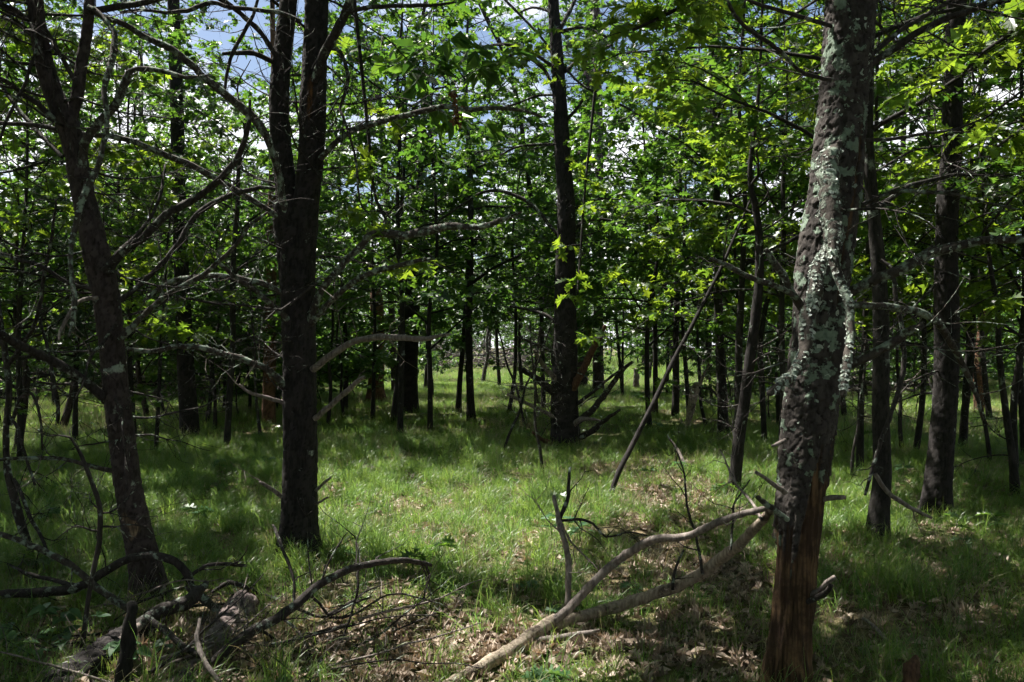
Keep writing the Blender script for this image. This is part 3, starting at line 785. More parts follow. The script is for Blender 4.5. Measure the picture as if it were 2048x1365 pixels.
L4(S('1672,300,30 1660,325,40 1663,370,40 1667,430,40 1668,480,34 1660,512,30 1642,540,27 1632,580,28 1617,630,29 1610,680,28 1604,712,22 1585,745,21 1560,770,19 1538,788,12'), 3.68, 3.0, mat=M_LIMBL, twigs=3, tlen=.12, segs=12, step=.025, rough=.10, flakes=2300, fsize=.0090, fmat=M_LICHENW)
L4(S('1666,480,20 1668,520,18 1685,570,18 1700,600,18 1703,640,17 1705,680,17 1696,720,17 1690,755,17 1687,792,12'), 3.25, 2.95, mat=M_LIMBL, twigs=3, tlen=.10, segs=10, step=.025, rough=.10, flakes=900, fsize=.007, fmat=M_LICHENW)
T.twiggy(14, 1.4, 4.2, .9)
T.pine(6.0, 34, 2.6, tufts=13, gap=gap)

# --- straight dark trunk at the right
T = Tree('pine_tree', S('1868,1045,64 1875,980,53 1882,900,48 1890,800,46 1893,700,45 1893,600,45 1893,500,43 1895,400,41 1903,300,37 1906,200,37 1910,100,37 1913,0,36 1920,-130,32'),
         'straight blackish trunk standing right of the lichen-crusted pine', 7.4, 7.4, seed=5, mat=M_DARK, cell=(.03, .07), depth=.010, segs=48, ds=.018, flare=.28, top=12.5, top_coarse=5.5)
for s in ('1890,290,6 1830,300,5 1790,320,5 1740,350,3', '1915,272,6 1980,230,5 2048,180,5', '1880,270,6 1930,262,5 2000,255,5 2060,235,4', '1885,420,5 1940,380,5 2000,340,4', '1880,560,6 1840,600,5 1800,640,5 1760,680,3',
          '1905,520,6 1960,470,6 2020,400,5 2060,370,4', '1885,740,5 1830,760,4 1790,800,3', '1905,460,5 1970,430,4 2040,420,3'):
    T.limb(S(s), 7.4, 6.9, twigs=7, tlen=.5, segs=5)
T.twiggy(24, 1.0, 5.3, 1.2)
T.pine(6.6, 34, 2.6, tufts=13, gap=gap)

# --- young oak in front of it
T = Tree('oak_tree', S('1752,1105,44 1758,1030,38 1765,950,34 1762,850,32 1762,750,32 1762,650,30 1758,550,28 1752,480,26 1745,400,24 1738,330,24 1735,250,22 1738,100,20 1742,-60,18'),
         'slim grey oak trunk just right of the lichen-crusted pine', 6.4, 6.4, seed=6, mat=M_OAK, cell=(.02, .06), depth=.005, segs=40, ds=.02, flare=.3, top=9.0, top_coarse=4.8)
T.limb(S('1760,520,8 1785,540,8 1792,600,9 1805,660,9 1805,740,10 1790,800,9 1770,860,8 1750,920,7 1730,990,6'), 6.3, 5.9, mat=M_LIMB, twigs=6)
T.oak(2.6, 22, 2.9, .145, 1, mat=M_LEAFN, per=6, subs=7)
# --- dead pole leaning across the middle
T = Tree('dead_pole', S('1212,1005,11 1235,950,11 1260,900,11 1290,840,10 1315,790,10 1345,725,9 1385,650,8 1415,590,7 1445,530,7 1475,460,5 1505,390,3'),
         'bare dead pole leaning far over to the right in mid wood', 8.1, 9.2, cat='dead tree', seed=7, mat=M_DARK, cell=(.02, .05), depth=.003, segs=16, ds=.04)
T.twiggy(4, 1.5, 3.0, .6)

# --- slimmer trunks further in
def slim(name, path, label, d0, seed, mat=M_OAK, top=None, d1=None, **kw):
    return Tree(name, S(path), label, d0, d1, seed=seed, mat=mat, top=top, cell=(.04, .09), depth=.005, segs=18, ds=.05, flare=.25, **kw)
T = slim('oak_tree', '1463,1000,26 1472,940,24 1480,860,24 1490,800,22 1500,720,22 1510,640,20 1518,560,18 1518,480,16 1512,420,14 1500,350,10 1510,250,8 1520,150,6', 'leaning slim oak in front of two dark trunks behind the fallen forked branch', 8.2, 8, mat=M_DARK, top=7.5)
T.oak(2.4, 16, 2.3, .15, 1); T.twiggy(14, .5, 3.0, .9)
T = slim('oak_tree', '1447,872,24 1445,800,20 1442,740,19 1438,650,18 1436,560,16 1434,450,15 1432,300,13 1425,150,12 1420,0,10', 'dark upright trunk beside the leaning dead pole', 13.8, 9, top=9.5)
T.oak(2.6, 26, 3.0, .15, 2); T.twiggy(10, .6, 3.0, 1.1)
T = slim('oak_tree', '1474,915,17 1478,800,16 1478,700,15 1482,600,13 1487,500,11 1490,400,9', 'dark thin trunk half hidden by the leaning slim oak', 11.5, 10, top=7.5)
T.oak(2.6, 18, 2.4, .15, 2)
T = slim('oak_tree', '1530,850,10 1524,770,12 1520,700,11 1530,620,10 1545,560,9 1562,480,8 1585,420,6', 'thin crooked oak stem left of the lichen-crusted pine', 12.5, 11, top=6.8)
T.oak(2.6, 14, 2.2, .15, 2)
T = slim('oak_tree', '1350,834,15 1352,760,14 1352,680,12 1354,600,11 1356,500,9 1360,400,8', 'thin dark trunk the leaning pole crosses', 17.8, 12, top=8.5)
T.oak(2.6, 20, 2.8, .15, 2)
T = slim('pine_tree', '381,874,40 377,820,35 372,740,33 368,650,31 364,560,29 360,450,28 356,350,27 355,250,26 350,120,25 347,0,23 343,-110,19', 'tall dark pine between the flaky pine and the forked pine', 13.8, 13, mat=M_DARK, top=16, top_coarse=9)
T.twiggy(38, .6, 8.0, 1.6); T.pine(7.6, 30, 2.0)
T = slim('pine_tree', '537,852,28 538,790,26 540,700,24 541,600,22 543,500,19 545,350,15 548,200,12', 'straight brown trunk close behind the left side of the forked pine', 15.8, 14, mat=M_RUST, top=12)
T.twiggy(12, 1.0, 6.0, 1.2); T.pine(8, 18, 1.6)
T = slim('oak_tree', '820,826,36 818,760,34 820,700,34 823,620,32 828,540,28 833,480,22 838,400,16 842,300,13 850,150,10', 'thick dark oak right of the rusty broken snag', 18.8, 15, mat=M_DARK, top=11.5)
T.oak(3.4, 36, 3.9, .16, 2)
T = slim('dead_snag', '752,803,42 752,765,31 755,700,28 755,640,28 752,590,24 750,550,14 748,530,6', 'rust-coloured broken snag with its bark peeling', 22.5, 16, mat=M_RUST, cat='dead tree')
T.twiggy(9, .6, 3.4, 1.8, az=(1.6, 4.7))
T = slim('oak_tree', '943,845,19 940,780,15 938,700,15 938,620,15 940,540,14 942,460,12 940,380,12 935,250,9 930,120,7', 'slender straight trunk, the taller of a close pair at mid picture', 16.6, 17, top=9.0)
T.oak(2.8, 22, 2.8, .15, 2)
T = slim('oak_tree', '916,826,12 920,760,10 927,680,10 932,600,9 936,520,7', 'thinner stem of the close pair at mid picture, leaning right', 18.8, 18, top=6.5)
T.oak(2.6, 14, 2.0, .15, 2)
T = slim('oak_tree', '799,872,13 802,800,11 803,740,11 805,650,10 800,520,9 795,400,8 800,250,7', 'pale thin oak stem just left of the thick dark oak', 13.8, 19, top=8.2)
T.oak(2.6, 26, 2.8, .15, 2)
T = slim('oak_tree', '452,906,15 456,850,13 460,780,13 466,690,12 465,600,12 468,500,10 475,420,9 478,330,7', 'thin dark sapling left of the forked pine with low dead twigs', 11.7, 20, top=5.8)
T.oak(2.0, 18, 2.1, .15, 1); T.twiggy(9, .5, 2.2, .9)
T = slim('pine_tree', '1197,783,24 1196,700,21 1197,600,20 1198,450,18 1198,300,17 1195,150,16 1192,0,15', 'tall straight pine at the edge of the sunny glade', 27.5, 21, mat=M_FLAKY, top=19, top_coarse=3)
T.twiggy(14, 4, 14, 2.2); T.pine(10.5, 30, 2.6, nlen=.11)
T = slim('pine_tree', '1163,775,25 1166,600,23 1168,500,22 1172,300,22 1178,100,20 1183,0,19', 'tall pine directly behind the pine with broken limbs', 30, 22, mat=M_FLAKY, top=20, top_coarse=3)
T.twiggy(14, 5, 15, 2.4); T.pine(10.5, 34, 2.8, nlen=.11)
T = slim('pine_tree', '790,782,13 782,600,13 770,350,14 755,180,14 740,120,13 720,60,12 700,-10,11', 'far pine whose stem bends left near the top', 26, 23, mat=M_FLAKY, top=17, top_coarse=3)
T.twiggy(10, 5, 13, 2.0); T.pine(9.0, 24, 2.4, nlen=.11)
T = slim('dead_tree', '1087,822,10 1085,700,9 1080,560,9 1060,380,9 1033,195,9 1005,100,10 975,40,9 945,-30,9', 'thin dead stem curving over to the left behind the middle pine', 19, 24, mat=M_OAK, cat='dead tree', top=13)
T.twiggy(8, 3, 10, 1.5)
T = slim('oak_tree', '1924,898,16 1930,820,14 1940,740,12 1945,650,11 1950,560,9', 'thin stem just right of the straight blackish trunk', 12.2, 25, top=7.5)
T.oak(2.4, 22, 2.6, .15, 2)
T = slim('dead_snag', '1962,820,22 1958,760,22 1962,700,20 1966,640,16 1970,610,8', 'rusty broken snag among thin stems near the picture edge', 19, 26, mat=M_RUST, cat='dead tree')
T = slim('oak_tree', '2032,990,18 2025,920,15 2015,850,14 2005,770,12 1998,700,12 1995,620,10 1985,560,9 1975,480,7', 'crooked dark oak sapling bending left at the picture edge', 8.6, 27, top=6.0)
T.oak(2.2, 18, 2.2, .15, 1); T.twiggy(6, .4, 2.4, .9)
T = slim('oak_tree', '2050,905,13 2043,800,12 2039,720,14 2046,650,12 2052,560,10', 'wavy dark stem cut by the right picture edge', 11.5, 28, top=7)
T.oak(2.2, 18, 2.4, .15, 2)
T = slim('dead_tree', '70,1140,9 58,1090,12 45,1060,17 30,1000,17 15,940,13 12,860,12 18,790,12 12,720,12 0,640,11 -12,560,8', 'dark dead sapling with hanging prongs at the left picture edge', 5.7, 29, mat=M_LIMB, cat='dead tree')
for s in ('28,960,8 40,980,8 60,1030,8 85,1080,7 100,1115,5', '22,850,7 40,800,7 60,790,6 75,830,5 85,900,4', '18,830,6 35,860,6 55,930,6 70,970,5', '12,740,9 50,690,8 75,640,8 90,560,7 105,470,6 112,400,4', '80,640,6 95,700,6 108,780,6 118,830,4', '14,700,6 -10,620,6 -30,560,4'):
    T.limb(S(s), 5.7, 5.4, twigs=5, tlen=.35, segs=6)
T = slim('dead_tree', '160,1320,9 170,1250,9 182,1165,9 198,1090,10 201,1030,10 196,1000,10 178,950,8 160,905,7 142,876,5', 'thin curved dead sapling in front of the flaky pine', 4.05, 30, mat=M_LIMB, cat='dead tree')
T.twiggy(5, .6, 1.2, .25)

# thin dead or leafless saplings between the bigger trees
for k, (x, yb, yt, w, lean, lab) in enumerate([
        (310, 905, 420, 9, 8, 'bare thin sapling standing before the tall dark pine'), (520, 880, 520, 7, -6, 'hair-thin sapling left of the forked pine in shade'),
        (655, 850, 480, 8, 6, 'thin sapling just right of the forked pine'), (690, 800, 560, 6, 4, 'spindly sapling between forked pine and rusty snag'),
        (865, 800, 560, 7, -3, 'spindly sapling right of the thick dark oak'), (967, 768, 600, 9, 4, 'thin sunlit trunk right of the close pair of stems'),
        (1003, 908, 640, 6, 26, 'thin dead stick slanting up left of the middle pine'), (1082, 952, 640, 7, -6, 'thin dead stick upright in front of the middle pine'),
        (1052, 860, 600, 6, -18, 'thin dead stick slanting left beside the middle pine'), (1300, 760, 520, 8, 6, 'thin trunk in the glade left of the leaning pole'),
        (1412, 850, 560, 7, -8, 'spindly sapling beside the sunlit pale snag'), (1600, 880, 560, 8, 8, 'thin stem showing left of the lichen-crusted pine'),
        (1660, 930, 520, 13, 10, 'dark thin trunk showing right of the lichen-crusted pine'), (1700, 960, 640, 7, 10, 'hair-thin stem left of the slim grey oak'),
        (1810, 900, 600, 9, -6, 'thin stem between the slim grey oak and the blackish trunk'), (1840, 850, 600, 7, 4, 'spindly stem close left of the blackish trunk'),
        (1985, 930, 640, 9, -14, 'thin crooked stem left of the bending oak sapling'), (250, 830, 560, 8, 5, 'thin sapling right behind the flaky pine'),
        (120, 860, 520, 8, -10, 'thin dark sapling left of the flaky pine'), (70, 820, 560, 9, 4, 'thin trunk behind the dead sapling with prongs')]):
    d = gd(yb); n = 6
    pth = [(x + lean * i / n * 4 + rng.normal(0, 3), yb + (yt - yb) * i / n, max(2.5, w * (1 - .6 * i / n))) for i in range(n + 1)]
    T = Tree('sapling', pth, lab, d, d * 1.02, seed=60 + k, mat=M_LIMB if k % 2 else M_OAK, cell=(.04, .09), depth=.002, segs=8, ds=.15, flare=.2)
    T.twiggy(int(5 + 20 / d * 4), .4, max(1.0, T.p[-1, 2]), .55)

# oak branch hanging past the lichen limb, and oaks rooted outside the picture whose boughs reach in
def bough(path, d0, d1, label, seed, nl, L, leaf, lod=0, mat=M_LEAFN, **kw):
    rg = np.random.default_rng(seed)
    p, r = px_path(S(path), d0, d1)
    p, r = spline(p, r, .08)
    o = empty('oak_branch', p[0], label, 'branch')
    mb = MB(); add_tube(mb, p, r, 7, .05, rg); mb.build('limb', M_OAK, o, p[0])
    wood, ends, dirs = [], [], []
    for i in range(nl):
        t = rg.uniform(.35, 1) if i else 1.0
        k = min(len(p) - 1, int(t * (len(p) - 1))); q = p[k]
        sp = grow_limb(q, rg.random() * 6.28, rg.uniform(-.3, .5), L * rg.uniform(.4, 1), rg, 3, -.1, .25)
        wood.append((sp, np.linspace(.004, .002, 4), 4)); ends.append(sp[-1]); dirs.append(unit(sp[-1] - sp[-2]))
        ends.append(sp[2]); dirs.append(unit(sp[-1] - sp[0]))
    wb = MB(); add_wood(wb, wood); wb.build('twigs', M_OAK, o, p[0], kind='stuff')
    pos, dr, up, sz = whorls(np.array(ends), np.array(dirs), 5, leaf, rg)
    # every leaf big enough to pick out is an object of its own
    lv, lt = LOD[lod]
    lm = []
    for j in range(4):
        m2 = MB(); c = .5 + .5 * j
        m2.add(lv * np.array([1, 1, c]), lt, None, tint=np.full(len(lv), .2 + .2 * j)); lm.append(m2.mesh('leaf', mat, smooth=False))
    import mathutils
    for a, b, c, s in zip(pos, dr, up, sz):
        dv = unit(b); sv = unit(np.cross(dv, c)); nv = np.cross(sv, dv)
        l = bpy.data.objects.new('leaf', lm[rg.integers(0, 4)]); COL.objects.link(l); l.parent = o
        m4 = mathutils.Matrix(((sv[0], dv[0], nv[0], 0), (sv[1], dv[1], nv[1], 0), (sv[2], dv[2], nv[2], 0), (0, 0, 0, 1)))
        l.matrix_local = mathutils.Matrix.Translation(tuple(a - p[0])) @ m4 @ mathutils.Matrix.Scale(float(s), 4)
bough('690,-160,10 715,60,8 735,250,7 748,380,6 762,420,6 784,465,5 793,505,5 800,535,4', 6.3, 5.8, 'leafy oak branch hanging past the lichen-covered limb', 301, 9, .32, .17)
bough('1190,180,6 1170,380,5 1160,520,5 1155,590,4', 9.6, 9.2, 'leafy oak sprig hanging before the middle pine', 302, 6, .3, .17)
bough('1500,-220,14 1440,-80,11 1380,0,9 1310,40,7 1265,60,5', 5.9, 5.5, 'bright oak bough reaching down from the top edge', 303, 16, .45, .17)
bough('2250,-150,16 2120,-20,12 2030,60,9 1960,110,7 1925,150,5', 5.6, 5.0, 'bright oak bough entering at the upper right corner', 304, 20, .5, .17)
bough('2300,200,14 2160,220,10 2060,250,8 1985,300,5', 6.2, 5.6, 'oak bough entering at the right edge below the corner bough', 305, 14, .5, .165)
bough('-200,-60,14 -80,0,11 0,40,8 70,90,6 120,110,4', 7.5, 7.2, 'sunlit oak bough entering at the upper left corner', 306, 16, .55, .17)

# ------------------------------------------------------------------ fallen wood
class Fallen:
    def __init__(self, name, path, label, ds, seed, mat, cat='branch', twigs=0, tlen=.4, segs=10, part='limb', log=None, **kw):
        self.rg = np.random.default_rng(seed); self.mat = mat
        p, r = self.trace(path, ds)
        self.base = np.array([p[0][0], p[0][1], max(0.0, p[0][2] - r[0])])
        self.o = empty(name, self.base, label, cat)
        if log:
            mb = MB(); add_trunk(mb, p, r, seed, top_coarse=99, **log)
            pp, rr = spline(p, r, .1)
            add_end(mb, pp[-1], unit(pp[-1] - pp[-2]), rr[-1], self.rg); add_end(mb, pp[0], unit(pp[0] - pp[1]), rr[0], self.rg)
        else:
            mb, _, _ = limb_mesh(p, r, self.rg, twigs, tlen, segs=segs, step=.04, **kw)
        self.main = mb.build(part, mat, self.o, self.base)
    def trace(self, path, ds):
        a = S(path); d = np.interp(np.linspace(0, 1, len(a)), np.linspace(0, 1, len(ds)), ds)
        return np.array([P(q[0], q[1], k) for q, k in zip(a, d)]), np.array([q[2] * k / F / 2 for q, k in zip(a, d)])
    def arm(self, path, ds, mat=None, twigs=2, tlen=.35, segs=9, name='branch', flakes=0, **kw):
        p, r = self.trace(path, ds)
        mb, p, r = limb_mesh(p, r, self.rg, twigs, tlen, segs=segs, step=.04, **kw)
        o = mb.build(name, mat or self.mat, self.o, self.base)
        if flakes:
            fb = MB(); add_flakes(fb, p, r, flakes, .008, self.rg, 1.0); fb.build('lichen', M_LICHEN, o, self.base, kind='stuff', smooth=False)

def add_end(mb, c, t, r, rg):
    """torn end of a log"""
    a = unit(np.cross(t, [.3, .2, .9])); b = np.cross(t, a); k = 14
    th = np.arange(k) * 2 * math.pi / k
    ring = c + r * 1.02 * (np.cos(th)[:, None] * a + np.sin(th)[:, None] * b)
    tips = c + r * .6 * (np.cos(th + .2)[:, None] * a + np.sin(th + .2)[:, None] * b) + t * (r * rg.uniform(.1, 1.3, k))[:, None]
    v = np.vstack([ring, tips, c + t * r * .2])
    q = [[i, (i + 1) % k, k + (i + 1) % k, k + i] for i in range(k)]; tr = [[k + i, k + (i + 1) % k, 2 * k] for i in range(k)]
    mb.add(v, tr, q, bare=1.0)

fk = Fallen('fallen_branch', '870,1388,24 960,1335,27 1020,1300,29 1070,1265,27 1110,1240,24', 'long pale forked branch fallen against the lichen-crusted pine', [3.70, 4.45], 401, M_PALE, twigs=0)
fk.arm('1095,1250,19 1130,1225,18 1180,1170,17 1230,1125,17 1270,1095,17 1310,1075,16 1370,1070,15 1420,1050,15 1480,1030,13 1547,1014,11', [4.40, 4.5, 4.2, 3.85], M_GREY, twigs=3)
fk.arm('1080,1262,24 1100,1256,22 1150,1240,21 1220,1222,23 1290,1200,24 1350,1175,24 1400,1150,23 1440,1115,22 1480,1085,21 1520,1045,19 1543,1018,14', [4.35, 4.6, 4.4, 3.85], M_PALE, twigs=3)
fk.arm('1070,1285,14 1120,1276,14 1170,1268,11 1198,1261,6', [4.2, 4.35], M_GREY, twigs=1)
fk.arm('1133,1228,11 1138,1170,13 1137,1120,13 1125,1070,11 1117,1038,10 1108,992,8', [4.5, 4.75], M_GREY, twigs=1)
fk.arm('1119,1040,9 1135,1000,8 1138,965,6 1141,935,5', [4.75, 4.9], M_LIMB, twigs=1)
fk.arm('1120,1042,6 1160,1040,6 1190,1050,5 1215,1075,4 1260,1065,4 1295,1072,2', [4.75, 4.6], M_LIMB, twigs=8, tlen=.3, segs=5)
fk.arm('1120,1042,6 1140,1085,4 1170,1115,4 1200,1145,2', [4.75, 4.5], M_GREY, twigs=4, tlen=.25, segs=5)
fk.arm('1345,1182,7 1347,1150,6 1358,1118,5 1368,1100,4', [4.4, 4.45], M_LIMB, twigs=1, tlen=.15, segs=6)
fk.arm('1405,1148,6 1400,1100,6 1390,1060,5 1375,1020,5 1370,960,4 1360,920,3 1335,870,2', [4.35, 4.9], M_LIMB, twigs=5, segs=6)
fk.arm('1460,1100,5 1468,1040,5 1470,1010,4 1500,960,3', [4.1, 4.3], M_LIMB, twigs=3, segs=6)
fk.arm('1525,1040,7 1490,990,6 1465,960,5 1440,900,3', [3.9, 4.5], M_GREY, twigs=4, segs=6)

dk = Fallen('fallen_branch', '395,1352,22 450,1300,21 500,1265,21 560,1230,19 600,1200,18 650,1165,16 700,1140,15 750,1128,13 800,1122,12 835,1125,10 862,1131,8', 'dark dead branch arching out of the pile towards the sunlit ground', [3.75, 4.2, 4.75], 402, M_LIMB, twigs=10, tlen=.55)
dk.arm('850,1130,6 858,1150,6 850,1180,5 845,1208,4', [4.7, 4.72], twigs=1, tlen=.1, segs=6)
dk.arm('716,1140,6 715,1180,5 700,1230,5 680,1290,4 660,1350,3', [4.5, 4.2], twigs=5, tlen=.3, segs=5)
dk.arm('620,1190,7 640,1210,6 660,1235,6 700,1232,5 760,1200,4 800,1190,4 880,1210,3 900,1225,2', [4.35, 4.6], twigs=5, tlen=.3, segs=5)
dk.arm('590,1215,6 640,1235,5 700,1210,5 740,1195,4', [4.3, 4.5], twigs=5, segs=5)
dk.arm('560,1235,6 600,1270,6 625,1320,5 640,1365,4', [4.2, 3.9], twigs=4, tlen=.3, segs=5)
dk.arm('520,1260,6 580,1290,6 660,1275,5 760,1270,4 850,1235,3 880,1215,2', [4.1, 4.5], twigs=7, tlen=.3, segs=5)
dk.arm('470,1290,9 520,1320,8 600,1340,7 690,1345,5 760,1330,3', [3.9, 3.95], M_GREY, twigs=6, tlen=.3, segs=6)
dk.arm('588,1205,6 585,1150,6 565,1100,7 550,1060,7 545,1050,4', [4.3, 4.6], twigs=2, tlen=.15, segs=6)
dk.arm('640,1170,5 660,1120,4 680,1085,3 695,1065,2', [4.4, 4.6], twigs=2, tlen=.2, segs=5)

LOGK = dict(cell=(.045, .075), depth=.017, segs=64, ds=.012)
Fallen('fallen_log', '330,1440,96 400,1345,86 450,1278,78 488,1212,66', 'thick sunlit log with purplish scaly bark in the lower left pile', [3.55, 4.65], 403, M_LOG, cat='log', part='trunk', log=LOGK)
lg = Fallen('fallen_log', '60,1425,86 180,1335,78 260,1282,68 325,1232,46', 'shaded dark log running up to a splintered end in the lower left', [3.5, 4.45], 404, M_DARK, cat='log', part='trunk', log=LOGK)
lg.arm('240,1275,22 290,1245,24 330,1222,28 375,1205,27 395,1185,24 413,1166,10', [4.05, 4.5], M_LIMB, twigs=0, rough=.12)
lg.arm('150,1355,20 200,1320,22 255,1270,20 300,1240,12', [3.65, 4.2], M_GREY, twigs=1, rough=.1)
Fallen('broken_stub', '243,1395,28 248,1320,29 255,1250,27 263,1205,16', 'upright jagged broken stub in front of the shaded log', [3.6, 3.65], 405, M_OAK, cat='dead stub', part='trunk', rough=.14)
ar = Fallen('fallen_branch', '-60,1195,16 0,1190,17 80,1187,19 140,1180,20 180,1165,18 220,1140,16 260,1120,16 310,1113,16 350,1125,16 375,1150,16 380,1175,16', 'arching dark branch across the foot of the flaky pine', [4.6, 4.65], 406, M_LIMB, twigs=4, tlen=.35)
ar.arm('378,1172,16 395,1185,17 410,1200,16 440,1225,15 465,1245,17 492,1262,14', [4.62, 4.4], M_LIMBL, twigs=0, flakes=50)
ar.arm('365,1160,7 385,1148,8 410,1135,8 450,1128,8 492,1132,6', [4.65, 4.9], twigs=3)
ar.arm('160,1172,9 120,1165,9 60,1150,7 20,1130,5', [4.6, 4.8], twigs=3)
Fallen('fallen_branch', '-40,1055,8 0,1070,10 60,1090,12 110,1115,13 150,1145,13 190,1180,14 230,1205,15 262,1222,12', 'dark branch slanting down from the left edge to the shaded log', [4.3, 4.35], 407, M_LIMBL, twigs=4)
Fallen('fallen_branch', '293,1228,11 330,1260,13 365,1295,13 398,1312,12', 'short smooth dark branch lying between the two logs', [4.05, 3.8], 408, M_LIMB, twigs=0)
Fallen('stick', '400,1238,7 395,1270,9 400,1300,10 415,1330,10 445,1375,9', 'pale grey curved stick standing on the sunlit log', [3.85, 3.55], 409, M_GREY, cat='stick', twigs=0)
Fallen('fallen_branch', '425,1186,8 460,1165,9 500,1178,10 540,1195,9 582,1208,7', 'thin low branch lying just behind the end of the sunlit log', [4.85, 4.9], 410, M_LIMB, twigs=3)
Fallen('stick', '590,1188,9 640,1176,9 700,1172,9 770,1183,10 830,1174,11 880,1176,10 922,1179,7', 'long pale stick lying flat across the sunny patch', [5.2, 5.25], 411, M_PALE, cat='stick', twigs=1)
Fallen('stick', '912,1175,11 935,1155,11 962,1138,8', 'short brown stick at the right end of the long pale stick', [5.3, 5.65], 412, M_GREY, cat='stick', twigs=0)
Fallen('stick', '640,1128,10 660,1142,11 684,1163,10', 'short pale stick beside the foot of the forked pine', [5.75, 5.4], 413, M_PALE, cat='stick', twigs=0)
Fallen('stick', '782,1160,8 800,1135,8 832,1112,7', 'short pale stick under the tip of the arching dark branch', [5.4, 6.0], 414, M_PALE, cat='stick', twigs=0)
Fallen('stick', '1270,1028,6 1320,1026,7 1380,1032,7 1450,1035,5', 'thin pale stick behind the fallen forked branch', [7.4, 7.45], 415, M_PALE, cat='stick', twigs=2)
Fallen('stick', '1750,948,8 1775,985,9 1810,1010,9 1863,1036,6', 'pale stick slanting down before the blackish trunk', [6.2, 6.3], 416, M_GREY, cat='stick', twigs=1)
Fallen('stick', '1725,1238,6 1760,1265,7 1790,1300,5', 'grey stick in the grass at the lower right', [4.55, 4.25], 417, M_GREY, cat='stick', twigs=0)
Fallen('stick', '1335,872,4 1355,900,6 1370,930,6 1385,955,4', 'grey twig standing in the litter behind the fallen forked branch', [10.5, 10.0], 418, M_GREY, cat='stick', twigs=2)
Fallen('fallen_log', '690,800,8 780,801,9 860,800,8 940,797,6', 'thin rusty log lying on the far grass', [23.2, 23.8], 419, M_RUST, cat='log', twigs=2)
Fallen('fallen_log', '1205,818,5 1290,815,6 1380,818,5 1480,812,4', 'thin grey log lying in front of the glade', [20, 20.6], 420, M_GREY, cat='log', twigs=6, tlen=.7)
Fallen('fallen_log', '1880,868,6 1950,873,7 2060,880,6', 'thin grey log on the grass at the right edge', [14, 13.5], 421, M_LIMB, cat='log', twigs=3)
ps = Fallen('dead_snag', '1374,856,11 1380,825,15 1386,795,18 1392,775,18 1394,768,8', 'sunlit pale leaning stub with a forked antler of wood', [15.3, 15.6], 422, M_PALE, cat='dead tree', part='trunk')
ps.arm('1393,782,7 1402,765,7 1408,748,5 1418,732,3', [15.5, 15.5], M_PALE, twigs=3, tlen=.3)
ps.arm('1390,780,6 1400,776,6 1425,782,5 1440,800,4', [15.5, 15.4], M_LIMB, twigs=2)
Fallen('tree_stump', '1272,779,13 1272,765,12 1273,750,12 1272,739,10', 'small post-like stump in the sunny glade', [28.5, 28.5], 423, M_GREY, cat='stump', part='trunk', rough=.1)
Fallen('bark_piece', '1818,1395,30 1822,1350,34 1828,1328,22 1832,1312,8', 'dark curled piece of bark upright at the bottom edge', [3.55, 3.6], 424, M_RUST, cat='bark', part='bark', rough=.12)
# torn tan splinters
for k, (x0, y0, x1, y1, w, lab) in enumerate([(545, 1272, 640, 1238, 20, 'orange torn splinter of wood beside the dark arching branch'), (365, 1274, 440, 1245, 17, 'tan flat splinter between the two logs'),
        (318, 1230, 350, 1208, 15, 'tan splinter at the broken end of the shaded log'), (468, 1215, 480, 1192, 14, 'small tan splinter standing at the sunlit log end'), (320, 1200, 330, 1172, 12, 'grey splinter standing at the foot of the flaky pine')]):
    d0 = [4.35, 4.25, 4.45, 4.75, 4.85][k]
    a, b = P(x0, y0, d0), P(x1, y1, d0 + .12); rg = np.random.default_rng(500 + k)
    o = empty('wood_splinter', a, lab, 'wood splinter')
    m = MB(); n = 9; t = np.linspace(0, 1, n); ax = b - a; sd = unit(np.cross(ax, [0, -.7, .7])); up = unit(np.cross(sd, ax))
    hw = w * d0 / F / 2 * np.interp(t, [0, .15, .7, 1], [.5, 1, .8, .1]) * rg.uniform(.8, 1.15, n); th = .007
    c = a + t[:, None] * ax
    rows = [c - sd * hw[:, None] + up * th * rg.uniform(.3, 1.2, n)[:, None], c + up * th * rg.uniform(.9, 1.8, n)[:, None], c + sd * hw[:, None] + up * th * rg.uniform(.3, 1.2, n)[:, None], c - up * th]
    v = np.stack(rows, 1).reshape(-1, 3); q = [[i * 4 + j, i * 4 + (j + 1) % 4, (i + 1) * 4 + (j + 1) % 4, (i + 1) * 4 + j] for i in range(n - 1) for j in range(4)]
    m.add(v, None, q); m.build('wood', M_WOODCHIP if k < 4 else M_GREY, o, a, smooth=False)

# ------------------------------------------------------------------ heap of dead branches beyond the glade
def brush(name, cx, d, wpx, hpx, n, label, seed):
    rg = np.random.default_rng(seed); c = np.array([(cx - 1024) / F * d, d, 0.])
    o = empty(name, c, label, 'brush pile')
    W, H = wpx / F * d / 2, hpx / F * d
    protos = []
    for j in range(8):
        L = rg.uniform(1.6, 3.8); pts = grow_limb((0, 0, 0), 0, rg.uniform(-.1, .3), L, rg, 5, .1, .2)
        mb, _, _ = limb_mesh(pts, np.linspace(rg.uniform(.02, .06), .012, len(pts)), rg, 5, .9, segs=5, step=.4)
        protos.append(mb.mesh('stick', M_GREY if j % 2 else M_LIMB))
    for k in range(n):
        x = rg.uniform(-1, 1); hh = H * (1 - abs(x) ** 1.6) * rg.uniform(0, 1)
        s = bpy.data.objects.new('stick', protos[k % 8]); COL.objects.link(s); s.parent = o
        s.location = (x * W, rg.uniform(-1.5, 1.5), max(.05, hh * .85))
        s.rotation_euler = (rg.normal(0, .4), rg.normal(0, .35), rg.uniform(0, 6.28))
brush('brush_pile', 960, 46, 230, 62, 130, 'grey heap of dead branches beyond the sunny glade', 601)
brush('brush_pile', 745, 44, 220, 40, 70, 'low heap of dead branches behind the rusty snag', 602)
